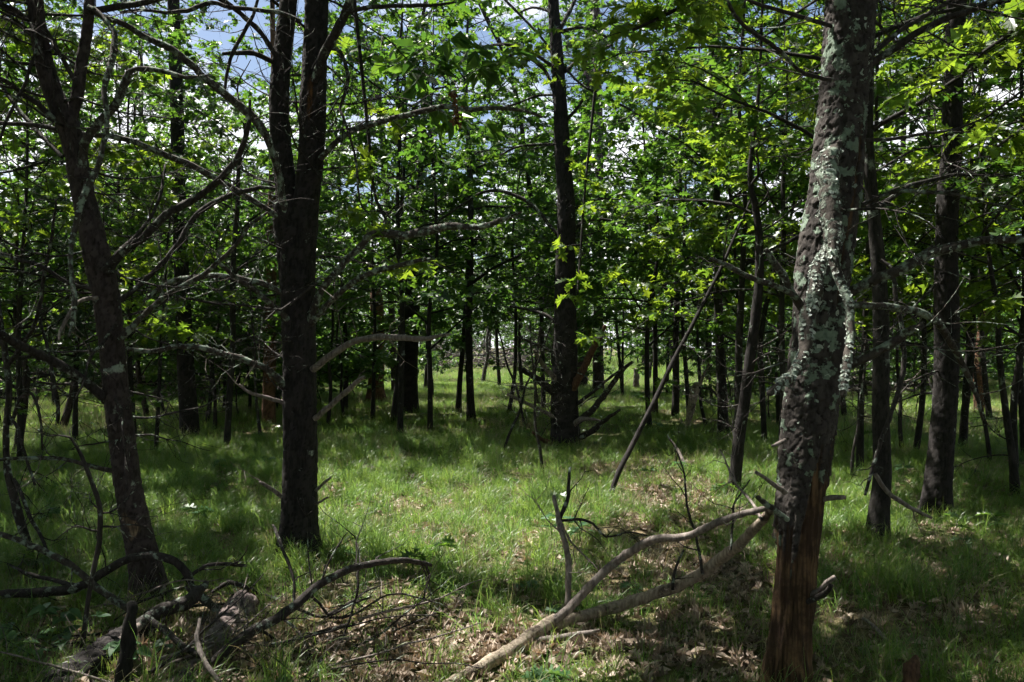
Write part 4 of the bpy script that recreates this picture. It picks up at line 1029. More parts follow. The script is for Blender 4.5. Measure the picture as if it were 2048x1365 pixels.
brush('brush_pile', 210, 24, 260, 60, 60, 'tangle of dead branches in the shade behind the flaky pine', 603)
brush('brush_pile', 1700, 26, 300, 40, 45, 'tangle of dead branches behind the slim grey oak', 604)

# ------------------------------------------------------------------ the wood behind: copies of a few grown trees
def proto_oak(h, L, nl, leaf, seed, z0=1.6, per=6, subs=6, twigs=4, lod=2, mat=None):
    rg = np.random.default_rng(seed)
    n = 8; x = np.cumsum(rg.normal(0, .07, n)); y = np.cumsum(rg.normal(0, .07, n)); x -= x[0]; y -= y[0]
    p = np.stack([x, y, np.linspace(-.1, h, n)], -1); r = np.linspace(.010 + .0058 * h, .007, n)
    o = bpy.data.objects.new('oak_tree', None); COL.objects.link(o)
    mb = MB(); tp, tr = add_trunk(mb, p, r, seed, cell=(.05, .1), depth=.004, segs=10, ds=.2, flare=.25); mb.build('trunk', M_OAK, o)
    wood, lv = oak_growth(tp, tr, z0, nl, L, rg, leaf, per, subs, twigs)
    wb = MB(); add_wood(wb, wood); wb.build('twigs', M_OAK, o, kind='stuff')
    lb = MB(); add_leaves(lb, *lv, lod, rg); lb.build('crown', mat or M_LEAFF, o, kind='stuff', smooth=False)
    return o
def proto_pine(h, seed, z0, n, L, nlen=.12, dead=14):
    rg = np.random.default_rng(seed)
    k = 8; x = np.cumsum(rg.normal(0, .08, k)); y = np.cumsum(rg.normal(0, .08, k)); x -= x[0]; y -= y[0]
    p = np.stack([x, y, np.linspace(-.1, h, k)], -1); r = np.linspace(.03 + .0085 * h, .01, k)
    o = bpy.data.objects.new('pine_tree', None); COL.objects.link(o)
    mb = MB(); tp, tr = add_trunk(mb, p, r, seed, cell=(.06, .12), depth=.008, segs=12, ds=.2, flare=.2); mb.build('trunk', M_DARK if seed % 2 else M_FLAKY, o)
    db = MB()
    for i in range(dead):
        z = rg.uniform(1, z0 + .5); q = np.array([np.interp(z, tp[:, 2], tp[:, c]) for c in range(3)])
        add_tube(db, *(lambda g: (g, np.linspace(.012, .004, len(g))))(grow_limb(q, rg.random() * 6.28, rg.uniform(-.3, .5), rg.uniform(.6, 2), rg)), 4)
    db.build('dead_branches', M_LIMB, o, kind='stuff')
    wood, tf = pine_growth(tp, tr, z0, n, L, rg, nlen=nlen); wb = MB(); add_wood(wb, wood); wb.build('twigs', M_DARK, o, kind='stuff')
    nb = MB(); add_needles(nb, tf, rg, 9, .007); nb.build('crown', M_NEEDLE, o, kind='stuff', smooth=False)
    return o

OAKS_S = [proto_oak(4.6, 1.9, 18, .152, 701, .7, 8, 7, 4), proto_oak(5.4, 2.1, 20, .152, 702, .8, 8, 7, 4)]
SHRUBS = [proto_oak(2.6, 1.5, 16, .17, 709, .3, 7, 6, 5), proto_oak(3.2, 1.7, 18, .17, 710, .4, 7, 6, 5)]
for _o in SHRUBS: _o.name = 'oak_shrub'
OAKS_M = [proto_oak(6.8, 2.5, 24, .152, 703, 1.1, 8, 7, 5), proto_oak(7.4, 2.7, 26, .152, 704, 1.3, 8, 7, 5)]
OAKS_N = [proto_oak(7.0, 2.7, 26, .152, 705, 1.5, 8, lod=1, mat=M_LEAF), proto_oak(6.2, 2.5, 22, .152, 706, 1.3, 8, lod=1, mat=M_LEAFN)]
OAKS_F = [proto_oak(10.5, 3.6, 34, .22, 707, 1.8, subs=5), proto_oak(9.0, 3.4, 30, .22, 708, 1.6, subs=5)]
PINES = [proto_pine(15, 711, 7.5, 34, 2.4), proto_pine(13, 712, 6.0, 32, 2.2), proto_pine(17, 713, 9, 34, 2.6)]
YPINES = [proto_pine(4.6, 714, .8, 34, 1.3, .09, 2)]
OAKS_H = [proto_oak(6.6, 2.4, 22, .15, 731, 2.0, 8, 7, 5), proto_oak(6.0, 2.3, 20, .15, 732, 1.9, 8, 7, 5)]
used = set()
def place(protos, px, d, label, group, scale=1.0, rg=rng, cat='tree'):
    pr = protos[int(rg.integers(0, len(protos)))]
    o = pr if pr.name not in used else copy_tree(pr)
    used.add(pr.name)
    x = (px - 1024) / F * d
    o.location = (x, d, float(ground_z(x, d))); o.rotation_euler = (rg.normal(0, .025), rg.normal(0, .025), rg.random() * 6.28)
    s = scale * rg.uniform(.88, 1.12); o.scale = (s, s, s * rg.uniform(.92, 1.08))
    tag(o, label, cat, group)
MARKS = [(-150, 'left picture edge'), (150, 'flaky reddish pine'), (370, 'tall dark pine'), (600, 'forked pine'), (752, 'rusty broken snag'), (820, 'thick dark oak'), (940, 'close pair of stems'), (1130, 'middle pine'), (1300, 'leaning dead pole'),
         (1445, 'dark upright trunk'), (1520, 'leaning slim oak'), (1640, 'lichen-crusted pine'), (1760, 'slim grey oak'), (1892, 'straight blackish trunk'), (2020, 'bending oak sapling'), (2250, 'right picture edge')]
ORD = 'first second third fourth fifth sixth seventh eighth ninth tenth eleventh twelfth'.split()
def by_marks(spots, form):
    near = [min(range(len(MARKS)), key=lambda m: abs(MARKS[m][0] - px)) for px, d in spots]
    out = []
    for i, (px, d) in enumerate(spots):
        rank = sum(1 for j in range(len(spots)) if near[j] == near[i] and spots[j][1] < d)
        out.append(form.format(ORD[min(rank, 11)], MARKS[near[i]][1]))
    return out
prg = np.random.default_rng(77)
def many(protos, spots, label, group, scale=1.0):
    for i, (px, d) in enumerate(spots): place(protos, px, d, label if isinstance(label, str) else label[i], group, scale, prg)
# near oaks that make the leafy walls at both sides and behind the middle pine; first two added to shade the lower left
many(OAKS_N, [(-420, 7.2), (-900, 6.0), (-130, 8.5), (40, 10.5), (150, 12.5), (-30, 13.5), (270, 13), (-250, 11)], ['leafy oak outside the left edge whose boughs hang over the dead sapling', 'oak beside the viewpoint shading the lower left pile', 'leafy oak cut by the left picture edge at eye level',
     'leafy oak just left behind the flaky pine', 'leafy oak directly behind the flaky pine trunk', 'leafy oak at the left edge behind the others', 'leafy oak between the flaky pine and the tall dark pine', 'leafy oak beyond the left edge behind the boughs'], 'young oaks behind the flaky pine')
many(OAKS_S, [(430, 15), (500, 19), (330, 18), (690, 17), (620, 20), (560, 23)], ['low leafy oak right of the tall dark pine', 'low leafy oak just left behind the forked pine', 'low leafy oak behind the tall dark pine', 'low leafy oak just right of the forked pine', 'low leafy oak hidden behind the forked pine trunk', 'low leafy oak far back left of the forked pine'], 'low oaks around the forked pine')
many(OAKS_M, [(860, 14.5), (745, 17), (800, 24), (690, 25)], ['tall leafy oak left of the close pair of slender stems', 'leafy oak above the rusty broken snag', 'leafy oak behind the close pair of slender stems', 'leafy oak behind the thick dark oak'], 'oaks between forked pine and middle pine')
many(OAKS_H, [(1015, 18), (1075, 22), (1110, 27), (1140, 25)], ['low leafy oak left of the middle pine', 'low leafy oak close behind the left side of the middle pine', 'low leafy oak far back left of the middle pine', 'low leafy oak far back behind the middle pine trunk'], 'low oaks behind the middle pine')
many(OAKS_M, [(1300, 15), (1380, 17), (1245, 24), (1425, 20), (1335, 25)], ['leafy oak left of the top of the leaning dead pole', 'leafy oak behind the leaning dead pole', 'leafy oak over the small post-like stump', 'leafy oak at the dark upright trunk beside the pole', 'leafy oak far behind the leaning dead pole'], 'oaks around the leaning dead pole')
many(OAKS_N, [(1560, 10.5), (1640, 12.5), (1720, 10), (1830, 11.5), (1930, 13.5), (2030, 10), (2120, 12), (1480, 14.5), (2200, 9)], ['leafy oak just left of the lichen-crusted pine', 'leafy oak behind the lichen-crusted pine trunk', 'leafy oak behind the slim grey oak', 'leafy oak just left of the straight blackish trunk', 'leafy oak right of the straight blackish trunk', 'leafy oak at the right picture edge',
     'leafy oak outside the right edge reaching in', 'leafy oak above the leaning slim oak', 'leafy oak outside the right edge nearer the viewpoint'], 'oaks behind the lichen-crusted pine')
many(YPINES, [(30, 11.5), (120, 15), (300, 17), (410, 21)], ['young grey-green pine at the left edge below the boughs', 'young grey-green pine left behind the flaky pine', 'young grey-green pine left of the tall dark pine', 'young grey-green pine right of the tall dark pine'], 'young pines at the left')
def ring(n, d0, d1, px0, px1, seed, skip):
    rg = np.random.default_rng(seed); out = []
    while len(out) < n:
        d = math.sqrt(rg.uniform(d0 * d0, d1 * d1)); px = rg.uniform(px0, px1); x = (px - 1024) / F * d
        if skip(x, d) or any((x - a) ** 2 + (d - b) ** 2 < 2.2 for a, b in [((q[0] - 1024) / F * q[1], q[1]) for q in out]): continue
        out.append((px, d))
    return out

glade = lambda x, d: -8.5 < x < 10.5 and d < 56
lit_l = lambda x, d: (15 < d < 25 and 0 < 1024 + x / d * F < 520)
lit_r = lambda x, d: (14.5 < d < 24 and 1500 < 1024 + x / d * F < 2100)
_sp = ring(16, 14, 25, -350, 2400, 804, lambda x, d: lit_r(x, d) or -5 < x < 7)
many(OAKS_M + OAKS_S, _sp, by_marks(_sp, 'leafy oak in the middle distance, {} in line behind the {}'), 'oaks in the middle distance')
many(OAKS_M + OAKS_S, ring(70, 24, 42, -350, 2400, 801, glade), 'leafy oak deeper in the wood to the side of the glade', 'oaks deeper in the wood')
many(SHRUBS, ring(64, 24, 37, -300, 2350, 807, lambda x, d: -7 < x < 9), 'low oak shrub in the shade beside the glade', 'oak shrubs beside the glade')
_sp = [(640, 21), (705, 23), (770, 27), (560, 19), (480, 17), (1090, 27), (1140, 30), (1470, 19), (1540, 17), (1600, 20), (1430, 26), (835, 30)]
many(SHRUBS, _sp, by_marks(_sp, 'knee to head high oak shrub, {} in line behind the {}'), 'oak shrubs between the middle trees', .72)
many(SHRUBS, ring(60, 25, 60, -300, 2350, 805, glade), 'low oak shrub deep in the wood', 'oak shrubs deep in the wood')
many(SHRUBS, ring(36, 56, 76, 350, 1700, 806, lambda x, d: False), 'far oak shrub along the back of the glade', 'oak shrubs behind the glade')
many(OAKS_F, ring(90, 56, 96, -300, 2350, 802, lambda x, d: False), 'far leafy tree closing the view behind the glade', 'far trees behind the glade')
many(OAKS_M, [(820, 36), (1090, 50), (1310, 48), (1440, 38)], ['oak in the glade before the grey heap of branches', 'oak in the glade left behind the middle pine', 'oak in the glade behind the small stump', 'oak in the glade right of the leaning pole'], 'oaks standing in the glade')
many(PINES, ring(34, 28, 75, -300, 2350, 803, lambda x, d: -6 < x < 8 and d < 55), 'tall pine far back in the wood', 'far pines')
OAKS_T = [proto_oak(9.8, 2.9, 30, .152, 721, 2.4, 8, 7, 5), proto_oak(9.0, 3.0, 28, .152, 722, 2.6, 8, 7, 5)]
many(OAKS_T, [(690, 19), (785, 16.5), (850, 28), (1000, 30), (1045, 27), (1245, 27), (1310, 18), (1405, 21), (455, 24), (250, 19), (110, 21), (565, 27), (1560, 16), (1690, 18), (1980, 17)],
     ['tall oak crown over the thin sapling right of the forked pine', 'tall oak crown over the pale thin stem', 'tall oak crown over the close pair of stems', 'tall oak crown left of the middle pine top', 'tall oak crown close behind the middle pine top', 'tall oak behind the tall straight pine of the glade',
      'tall oak crown left above the leaning pole', 'tall oak crown above the dark upright trunk', 'tall oak far back between tall dark pine and forked pine', 'tall oak behind the fork of the flaky pine', 'tall oak far back at the left', 'tall oak far behind the forked pine', 'tall oak far back left of the lichen-crusted pine', 'tall oak far back behind the slim grey oak', 'tall oak far back at the right edge'], 'tall oaks behind the near trees')
# tall oaks rooted outside the picture, added to block sky and sun overhead
for k, (x, y, lab) in enumerate([(-5.6, 6.2, 'tall oak outside the left edge'), (-7.6, 10.4, 'tall oak outside the left edge further in'), (5.6, 6.0, 'tall oak outside the right edge'), (7.7, 10.2, 'tall oak outside the right edge further in'),
        (-3.6, -.8, 'tall oak left behind the viewpoint'), (3.4, -1.2, 'tall oak right behind the viewpoint'), (-.4, -4.2, 'tall oak behind the viewpoint'), (-5.4, 2.0, 'tall oak left beside the viewpoint'), (5.0, 1.8, 'tall oak right beside the viewpoint')]):
    rg = np.random.default_rng(1300 + k); n = 7
    b = np.array([x, y, float(ground_z(x, y))]); o = empty('oak_tree', b, lab, 'tree')
    p = np.stack([x + np.cumsum(rg.normal(0, .05, n)), y + np.cumsum(rg.normal(0, .05, n)), np.linspace(-.1, 11.5, n)], -1); r = np.linspace(.15, .03, n)
    mb = MB(); tp, tr = add_trunk(mb, p, r, k + 5, cell=(.05, .1), depth=.01, segs=16, ds=.12, flare=.3); mb.build('trunk', M_OAK, o, b)
    wood, lv = oak_growth(tp, tr, max(5.2, EYE + .46 * y + 1.2), 32, 4.8, rg, .215, 8, 10, 5, gap=gap, el=(-.05, .5))
    wb = MB(); add_wood(wb, wood); wb.build('twigs', M_OAK, o, b, kind='stuff'); lb = MB(); add_leaves(lb, *lv, 3, rg); lb.build('crown', M_LEAFF, o, b, kind='stuff', smooth=False)
# thin dead sticks heaped over the logs
hrg = np.random.default_rng(1400)
for k in range(34):
    px, py = hrg.uniform(20, 720), hrg.uniform(1235, 1400); d = gd(py); q = np.array([(px - 1024) / F * d, d, hrg.uniform(.01, .14)])
    pts = grow_limb(q, hrg.normal(.4, .7) + (math.pi if hrg.random() < .4 else 0), hrg.normal(.06, .14), hrg.uniform(.35, 1.1), hrg, 5, -.1, .16)
    pts[:, 2] = np.maximum(pts[:, 2], ground_z(pts[:, 0], pts[:, 1]) + .01); r0 = hrg.uniform(.004, .011)
    mb, _, _ = limb_mesh(pts, np.linspace(r0, .0025, len(pts)), hrg, int(hrg.integers(1, 6)), .3, segs=6, step=.06)
    o = mb.build('stick', M_GREY if k % 3 == 0 else M_LIMB, None); b = pts[0]
    tag(o, 'thin dead stick heaped over the logs in the lower left', 'stick', 'thin sticks heaped over the logs')
# the wood goes on beside and behind the camera; unseen, added to block sky light
brg = np.random.default_rng(88)
for k in range(100):
    while True:
        x, y = brg.uniform(-22, 22), brg.uniform(-20, 14)
        if y < -2.5 and math.hypot(x, y) > 3.5 or (y >= -2.5 and abs(x) > y * .80 + 3.2): break
    pr = (OAKS_M + OAKS_F + PINES)[k % 7]
    o = copy_tree(pr); o.location = (x, y, float(ground_z(x, y))); o.rotation_euler = (0, 0, brg.random() * 6.28); s_ = brg.uniform(.9, 1.2); o.scale = (s_, s_, s_)
    tag(o, 'tree of the wood beside and behind the viewpoint', 'tree', 'trees around the viewpoint')
# the wood far off, one mass of leaves and stems
wrg = np.random.default_rng(99); fw = MB(); fs = MB(); n = 26000
d = wrg.uniform(98, 130, n); x = wrg.uniform(-1, 1, n) * d * .85
hh = 9 + 6 * vnoise(x * .12 + 9, d * .08, 71) + 2.5 * vnoise(x * .5, d * .4, 72)
z = hh * wrg.random(n) ** .8
add_leaves(fw, np.stack([x, d, z], -1), unit(wrg.normal(0, 1, (n, 3))), unit(wrg.normal(0, .5, (n, 3)) + [0, 0, .9]), wrg.uniform(.35, .85, n), 3, wrg)
fo = fw.build('far_wood', M_LEAFF, kind='stuff', smooth=False); fo['label'] = 'dense green wood closing the view far behind the glade'

# ------------------------------------------------------------------ grass, litter and seedlings
def litter_amt(x, y):
    """how much bare leaf litter shows through the sedge, 0..1"""
    px = 1024 + x / np.maximum(y, .5) * F; py = HZ + EYE * F / np.maximum(y, .5)
    def blob(cx, cy, rx, ry): return np.exp(-((px - cx) / rx) ** 2 - ((py - cy) / ry) ** 2)
    a = .85 * blob(980, 1320, 300, 110) + .6 * blob(700, 1330, 180, 90) + 0.8 * blob(1320, 1300, 240, 90) + .7 * blob(1390, 1130, 160, 100) + .75 * blob(1330, 960, 120, 70) + .58 * blob(1780, 1220, 300, 170) + 1.25 * blob(400, 1330, 240, 90) + .5 * blob(1960, 900, 200, 40) + .35 * blob(870, 1040, 140, 60)
    n = vnoise(x * 1.9 + 5, y * 1.9, 41) * .6 + vnoise(x * 5, y * 5, 42) * .4
    return np.clip(a * (-.10 + 1.35 * n), 0, 1)

def tuft(seed, n, length, width, spread, segs, flop, mat_d=None):
    rg = np.random.default_rng(seed); mb = MB()
    az = rg.random(n) * 2 * math.pi; R = spread * np.sqrt(rg.random(n)); a2 = rg.random(n) * 2 * math.pi
    L = length * rg.uniform(.5, 1.15, n); el = rg.uniform(.75, 1.45, n); wind = np.array([.25, -.12, 0])
    pos = np.stack([np.cos(a2) * R, np.sin(a2) * R, np.full(n, -.01)], -1)
    d = np.stack([np.cos(az) * np.cos(el), np.sin(az) * np.cos(el), np.sin(el)], -1)
    side = unit(np.cross(d, np.stack([np.cos(az + .4), np.sin(az + .4), 0 * az], -1) + [0, 0, .01]))
    rows = []
    p = pos.copy()
    for k in range(segs + 1):
        f = k / segs; w = width * (1 - f ** 1.6) + .0003
        rows.append(np.stack([p - side * w, p + side * w], 1))
        p = p + d * (L / segs)[:, None]
        d = unit(d + (np.array([0, 0, -1.0]) * flop * (f + .35) * rg.uniform(.5, 1.3, n)[:, None] + wind * .35) * (3.0 / segs))
        d[:, 2] = np.where(p[:, 2] < .015, np.maximum(d[:, 2], .02), d[:, 2])
    V = np.stack(rows, 1).reshape(n, -1, 3)
    m = 2 * (segs + 1)
    q = np.array([[2 * k, 2 * k + 1, 2 * k + 3, 2 * k + 2] for k in range(segs)])
    T = q[None] + (np.arange(n) * m)[:, None, None]
    tint = np.repeat(np.clip(rg.normal(.5, .28, n), 0, 1), m)
    mb.add(V.reshape(-1, 3), None, T.reshape(-1, 4), tint=tint)
    return mb

def hidden_collection(name, meshes):
    c = bpy.data.collections.new(name)
    for i, m in enumerate(meshes):
        o = bpy.data.objects.new(f'{name}_{i:02d}', m); c.objects.link(o)
    return c

def scatter(name, pts, rot, scl, idx, coll, label=None):
    """one object of uncountable small things: points carrying rotation, size and which shape"""
    me = bpy.data.meshes.new(name); me.vertices.add(len(pts)); me.vertices.foreach_set('co', np.asarray(pts, np.float32).ravel())
    for nm, ty, key, val in (('rot', 'FLOAT_VECTOR', 'vector', rot), ('scl', 'FLOAT', 'value', scl), ('idx', 'INT', 'value', idx)):
        a = me.attributes.new(nm, ty, 'POINT'); a.data.foreach_set(key, np.asarray(val, np.int32 if ty == 'INT' else np.float32).ravel())
    o = bpy.data.objects.new(name, me); COL.objects.link(o); o['kind'] = 'stuff'
    ng = bpy.data.node_groups.new(name + '_scatter', 'GeometryNodeTree')
    ng.interface.new_socket('Geometry', in_out='INPUT', socket_type='NodeSocketGeometry'); ng.interface.new_socket('Geometry', in_out='OUTPUT', socket_type='NodeSocketGeometry')
    N, L = ng.nodes, ng.links
    gi, go = N.new('NodeGroupInput'), N.new('NodeGroupOutput')
    ci = N.new('GeometryNodeCollectionInfo'); ci.inputs['Collection'].default_value = coll
    ci.inputs['Separate Children'].default_value = True; ci.inputs['Reset Children'].default_value = True
    ip = N.new('GeometryNodeInstanceOnPoints'); ip.inputs['Pick Instance'].default_value = True
    def na(nm, ty):
        n = N.new('GeometryNodeInputNamedAttribute'); n.data_type = ty; n.inputs['Name'].default_value = nm; return n.outputs['Attribute']
    L.new(gi.outputs[0], ip.inputs['Points']); L.new(ci.outputs[0], ip.inputs['Instance'])
    L.new(na('idx', 'INT'), ip.inputs['Instance Index']); L.new(na('rot', 'FLOAT_VECTOR'), ip.inputs['Rotation']); L.new(na('scl', 'FLOAT'), ip.inputs['Scale'])
    L.new(ip.outputs[0], go.inputs[0])
    md = o.modifiers.new('scatter', 'NODES'); md.node_group = ng
    if label: o['label'] = label
    return o

def wedge(n, d0, d1, rg, margin=1.18):
    d = np.sqrt(rg.uniform(d0 * d0, d1 * d1, n)); x = rg.uniform(-1, 1, n) * d * .642 * margin + rg.uniform(-.3, .3, n)
    return x, d

grg = np.random.default_rng(91)
def sod(seed, size, tufts, blades, length, width, segs, flop, mat, spread=.07, lean=.5):
    """a square of turf: many tufts grown together, swept one way"""
    rg = np.random.default_rng(seed); mb = MB(); sweep = rg.random() * 6.28
    for k in range(tufts):
        t = tuft(seed * 100 + k, int(blades * rg.uniform(.6, 1.4)), length * rg.uniform(.6, 1.25), width, spread, segs, flop)
        v = t.v[0]; a = sweep + rg.normal(0, lean); c, s_ = math.cos(a), math.sin(a)
        v = np.stack([v[:, 0] * c - v[:, 1] * s_, v[:, 0] * s_ + v[:, 1] * c, v[:, 2]], -1) + [rg.uniform(-.5, .5) * size, rg.uniform(-.5, .5) * size, 0]
        mb.add(v, None, t.q[0], tint=np.clip(t.a['tint'][0] + rg.normal(0, .28), 0, 1))
    return mb.mesh('sod', mat)
near = [sod(20 + i, .45, 15, 36, .25, .0021, 4, 1.05, M_GRASS) for i in range(6)] + [sod(30 + i, .45, 9, 28, .22, .0020, 4, 1.0, M_GRASS) for i in range(4)] \
     + [sod(40 + i, .45, 5, 22, .20, .0019, 4, .75, M_GRASS) for i in range(4)] + [sod(50 + i, .45, 5, 10, .27, .0016, 4, .5, M_DRY) for i in range(3)]
cn = hidden_collection('sedge_near', near)
gx, gy = np.meshgrid(np.arange(-10.5, 10.5, .40), np.arange(2.5, 13.6, .40)); x = gx.ravel() + grg.uniform(-.12, .12, gx.size); y = gy.ravel() + grg.uniform(-.12, .12, gx.size)
kp = np.abs(x) < y * .70 + .6; x, y = x[kp], y[kp]
la = litter_amt(x, y); dens = vnoise(x * .9 + 20, y * .9, 51) * .6 + vnoise(x * 2.3, y * 2.3, 52) * .4
sc_ = dens * .9 + .45 - 1.15 * la; n = len(x)
cls = np.where(sc_ > .86, 0, np.where(sc_ > .52, 1, 2))
idx = np.where(cls == 0, grg.integers(0, 6, n), np.where(cls == 1, grg.integers(6, 10, n), grg.integers(10, 14, n)))
kp = (sc_ > .02) | (grg.random(n) < .35)
flow = np.round(vnoise(x * .35, y * .35, 61) * 9) * .7
dk_ = grg.random(n) < .45
X = np.concatenate([x[kp], x[dk_]]); Y = np.concatenate([y[kp], y[dk_]]); I = np.concatenate([idx[kp], grg.integers(14, 17, dk_.sum())]); FL = np.concatenate([flow[kp], flow[dk_]]); n = len(X)
scatter('grass', np.stack([X, Y, ground_z(X, Y)], -1), np.stack([grg.normal(0, .03, n), grg.normal(0, .03, n), FL + grg.random(n) * 6.28], -1), grg.uniform(.8, 1.15, n), I, cn, 'fine arching green sedge covering the near forest floor')
tall = [tuft(930 + i, 18, .36, .0026, .05, 5, .75).mesh('tuft', M_GRASS) for i in range(5)]
ct = hidden_collection('sedge_tall', tall)
x, y = wedge(420, 2.8, 9.5, grg); kp = grg.random(420) < .25 + .75 * vnoise(x * 1.3, y * 1.3, 77) ** 2; x, y = x[kp], y[kp]; n = len(x)
scatter('grass', np.stack([x, y, ground_z(x, y)], -1), np.stack([grg.normal(0, .12, n), grg.normal(0, .12, n), grg.random(n) * 6.28], -1), grg.uniform(.55, 1.1, n), grg.integers(0, 5, n), ct, 'longer loose tufts of sedge standing out of the turf')
far = [sod(60 + i, 2.6, 130, 22, .20, .0034, 3, .7, M_GRASS, .14, .8) for i in range(4)] + [sod(66 + i, 2.6, 40, 16, .26, .0030, 3, .42, M_DRY, .16) for i in range(2)]
cf = hidden_collection('sedge_far', far)
X, Y, SS = [], [], []
for d0, d1, st in ((13.2, 40, 2.2), (40, 96, 4.4)):
    gx, gy = np.meshgrid(np.arange(-70, 70, st), np.arange(d0, d1, st)); kp = np.abs(gx) < gy * .74 + 2
    X.append(gx[kp] + grg.uniform(-.3, .3, kp.sum())); Y.append(gy[kp] + grg.uniform(-.3, .3, kp.sum())); SS.append(np.full(kp.sum(), st / 2.2))
X, Y, SS = map(np.concatenate, (X, Y, SS)); n = len(X); dk_ = grg.random(n) < .4
I = np.concatenate([grg.integers(0, 4, n), grg.integers(4, 6, dk_.sum())]); X = np.concatenate([X, X[dk_]]); Y = np.concatenate([Y, Y[dk_]]); SS = np.concatenate([SS, SS[dk_]]); n = len(X)
scatter('grass', np.stack([X, Y, ground_z(X, Y)], -1), np.stack([0 * X, 0 * X, grg.random(n) * 6.28], -1), SS * grg.uniform(.9, 1.1, n), I, cf, 'sedge meadow covering the far forest floor and the glade')

# dead oak leaves on the ground
lm = []
for i in range(8):
    rg = np.random.default_rng(940 + i); v, t = LOD[0] if i < 5 else OVAL
    w = v.copy(); k1, k2 = rg.uniform(.5, 3.0), rg.uniform(-1.6, 1.6)
    w[:, 2] = k1 * w[:, 0] ** 2 * 1.6 + k2 * (w[:, 1] - .45) ** 2 * .7 + rg.normal(0, .02, len(w)); w[:, 0] *= rg.uniform(.6, 1)
    mb = MB(); mb.add(w - [0, .45, 0], t); lm.append(mb.mesh('leaf', M_LITTER, smooth=False))
cl = hidden_collection('dead_leaves', lm)
x, y = wedge(90000, 2.6, 11, grg); la = litter_amt(x, y)
keep = grg.random(len(x)) < np.clip(.05 + .95 * la, 0, 1); x, y = x[keep], y[keep]; n = len(x)
scatter('leaf_litter', np.stack([x, y, ground_z(x, y) + grg.uniform(.004, .035, n)], -1), np.stack([grg.normal(0, .22, n), grg.normal(0, .22, n), grg.random(n) * 6.28], -1), grg.uniform(.03, .105, n) , grg.integers(0, 8, n), cl, 'pale brown fallen oak leaves between the sedge')

# small twigs on the ground
tw = MB(); trg = np.random.default_rng(950)
x, y = wedge(900, 2.8, 11, trg); la = litter_amt(x, y); kp = trg.random(900) < .12 + .8 * la
for a, b in zip(x[kp], y[kp]):
    L = trg.uniform(.08, .45); az = trg.random() * 6.28
    g = grow_limb((a, b, float(ground_z(a, b)) + .02), az, trg.normal(0, .12), L, trg, 4, 0, .3); g[:, 2] = np.maximum(g[:, 2], ground_z(g[:, 0], g[:, 1]) + .004)
    add_tube(tw, g, np.linspace(trg.uniform(.0015, .004), .001, 5), 4)
tw.build('twig_litter', M_LIMB, kind='stuff')

# oak seedlings and brambles standing in the grass
import mathutils
def leaf_meshes(shape, mat, key):
    out = []
    for j in range(4):
        v, t = shape; m = MB(); m.add(v * np.array([1, 1, .4 + .6 * j]), t, None, tint=np.full(len(v), .15 + .23 * j)); out.append(m.mesh('leaf', mat, smooth=False))
    return out
LM_OAK = leaf_meshes(LOD[0], M_BRAMBLE, 'o'); LM_OAKG = leaf_meshes(LOD[0], M_LEAF, 'g'); LM_OVAL = leaf_meshes(OVAL, M_BRAMBLE, 'b')
def put_leaf(o, mesh, pos, dr, up, s):
    dv = unit(dr); sv = unit(np.cross(dv, up)); nv = np.cross(sv, dv)
    l = bpy.data.objects.new('leaf', mesh); COL.objects.link(l); l.parent = o
    l.matrix_local = mathutils.Matrix.Translation([float(c) for c in pos]) @ mathutils.Matrix(((sv[0], dv[0], nv[0], 0), (sv[1], dv[1], nv[1], 0), (sv[2], dv[2], nv[2], 0), (0, 0, 0, 1))) @ mathutils.Matrix.Scale(float(s), 4)
def seedling(px, py, h, n, leaf, label, seed, kind=0, group=None):
    rg = np.random.default_rng(seed); d = gd(py); x = (px - 1024) / F * d
    o = empty('oak_seedling' if kind < 2 else 'bramble', (x, d, float(ground_z(x, d))), label, 'seedling' if kind < 2 else 'bramble', group)
    meshes = (LM_OAK, LM_OAKG, LM_OVAL)[kind]
    stems = 1 if kind < 2 else 4
    for s in range(stems):
        g = grow_limb((0, 0, -.02), rg.random() * 6.28, 1.35 if stems == 1 else rg.uniform(.6, 1.2), h * rg.uniform(.75, 1.1), rg, 4, -.2, .2)
        mb = MB(); add_tube(mb, g, np.linspace(.0035, .0016, 5), 5); mb.build('stem', M_OAK, o)
        if kind < 2:
            for i in range(n):
                q = g[-1] - (g[-1] - g[-2]) * rg.random() * 1.6; az = i * 2.4 + rg.normal(0, .3)
                put_leaf(o, meshes[rg.integers(0, 4)], q, np.array([math.cos(az), math.sin(az), rg.uniform(-.25, .3)]), unit(np.array([rg.normal(0, .25), rg.normal(0, .25) - .15, 1])), leaf * rg.uniform(.65, 1.15))
        else:
            for i in range(max(2, n // stems)):
                q = g[1 + int(rg.integers(0, 4))]; az0 = rg.random() * 6.28
                for da in (-1.2, 0, 1.2):
                    put_leaf(o, meshes[rg.integers(0, 4)], q + np.array([math.cos(az0), math.sin(az0), .3]) * .03, np.array([math.cos(az0 + da), math.sin(az0 + da), rg.uniform(-.2, .25)]), unit(np.array([rg.normal(0, .2), rg.normal(0, .2) - .15, 1])), leaf * rg.uniform(.7, 1.1))
seedling(1105, 1392, .17, 7, .15, 'oak seedling with broad green leaves at the bottom edge', 961)
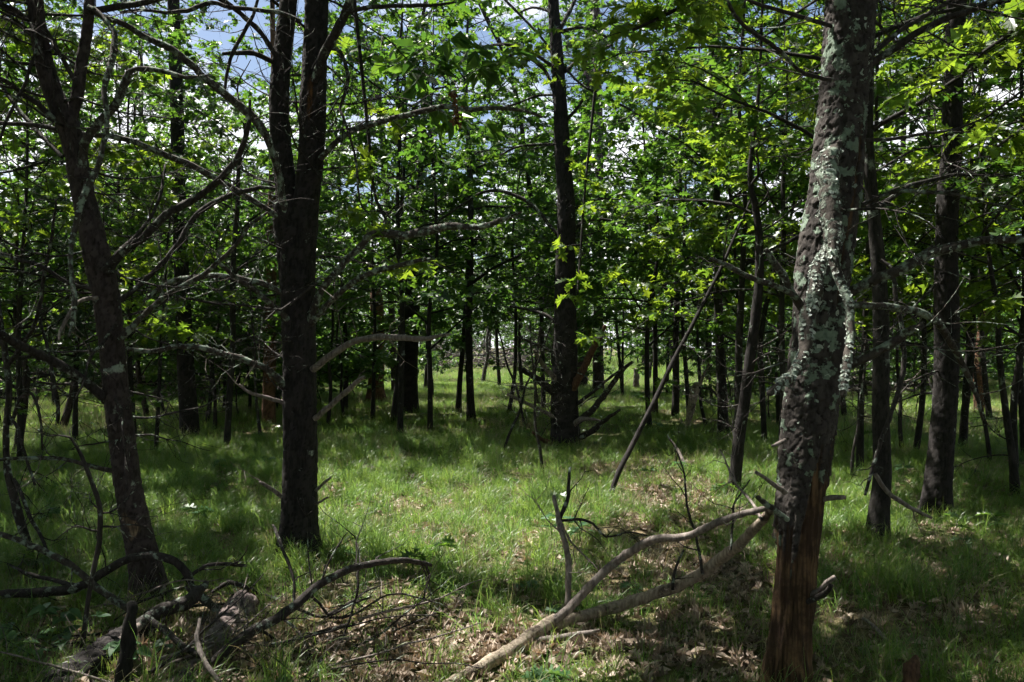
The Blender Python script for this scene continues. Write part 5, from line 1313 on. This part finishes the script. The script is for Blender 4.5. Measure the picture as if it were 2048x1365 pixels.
seedling(1165, 1105, .30, 8, .15, 'oak seedling shaded under the upright twigs of the forked branch', 962)
seedling(1105, 1100, .26, 7, .14, 'bluish oak seedling left of the upright twigs', 963)
seedling(400, 1045, .22, 8, .17, 'oak seedling spreading low in the shaded grass left of the forked pine', 964)
seedling(1050, 1180, .14, 6, .11, 'small oak seedling in litter left of the fallen branch', 965)
seedling(1130, 1235, .10, 5, .11, 'small oak seedling just left of the fork of the pale branch', 966)
seedling(1275, 1195, .16, 6, .10, 'small oak seedling between the two arms of the forked branch', 967)
seedling(440, 945, .2, 6, .14, 'sunlit pale seedling in grass behind the curved sapling', 968)
seedling(1600 + 110, 1290, .05, 3, .10, 'tiny pale green leaves by the grey stick at the lower right', 969, 1)
seedling(60, 1290, .34, 12, .09, 'bramble with oval leaves in the lower left corner', 970, 2)
seedling(120, 1330, .25, 9, .085, 'second bramble under the first in the lower left corner', 971, 2)
seedling(290, 1345, .20, 8, .085, 'bramble growing between stub and shaded log', 972, 2)
sg = np.random.default_rng(98)
_sp = [(sg.uniform(20, 2040), HZ + 60 + 420 * sg.random() ** 1.3) for k in range(64)]
_lb = by_marks([(px, gd(py)) for px, py in _sp], 'small oak seedling in the grass, {} from the viewer towards the {}')
for k, (px, py) in enumerate(_sp):
    seedling(px, py, sg.uniform(.12, .30), int(sg.integers(5, 9)), .13, _lb[k], 980 + k, int(k % 2), 'oak seedlings in the grass')
# dead brown leaf bunches caught on the long limb
for k, (a, b, c) in enumerate([(908, 195, 9), (912, 232, 12)]):
    rg = np.random.default_rng(1100 + k); q = P(a, b, 5.6); o = empty('dead_leaf_bunch', q, ['brown dead leaf bunch above the long lichen limb', 'brown dead leaf bunch hanging under the long lichen limb'][k], 'dead leaves')
    lb = MB(); n = c * 3
    add_leaves(lb, q + rg.normal(0, [.012, .012, .035], (n, 3)), unit(rg.normal(0, .5, (n, 3)) + [0, 0, -.8]), unit(rg.normal(0, 1, (n, 3))), rg.uniform(.03, .055, n), 2, rg)
    lb.build('leaves', M_NEST, o, q, kind='stuff', smooth=False)
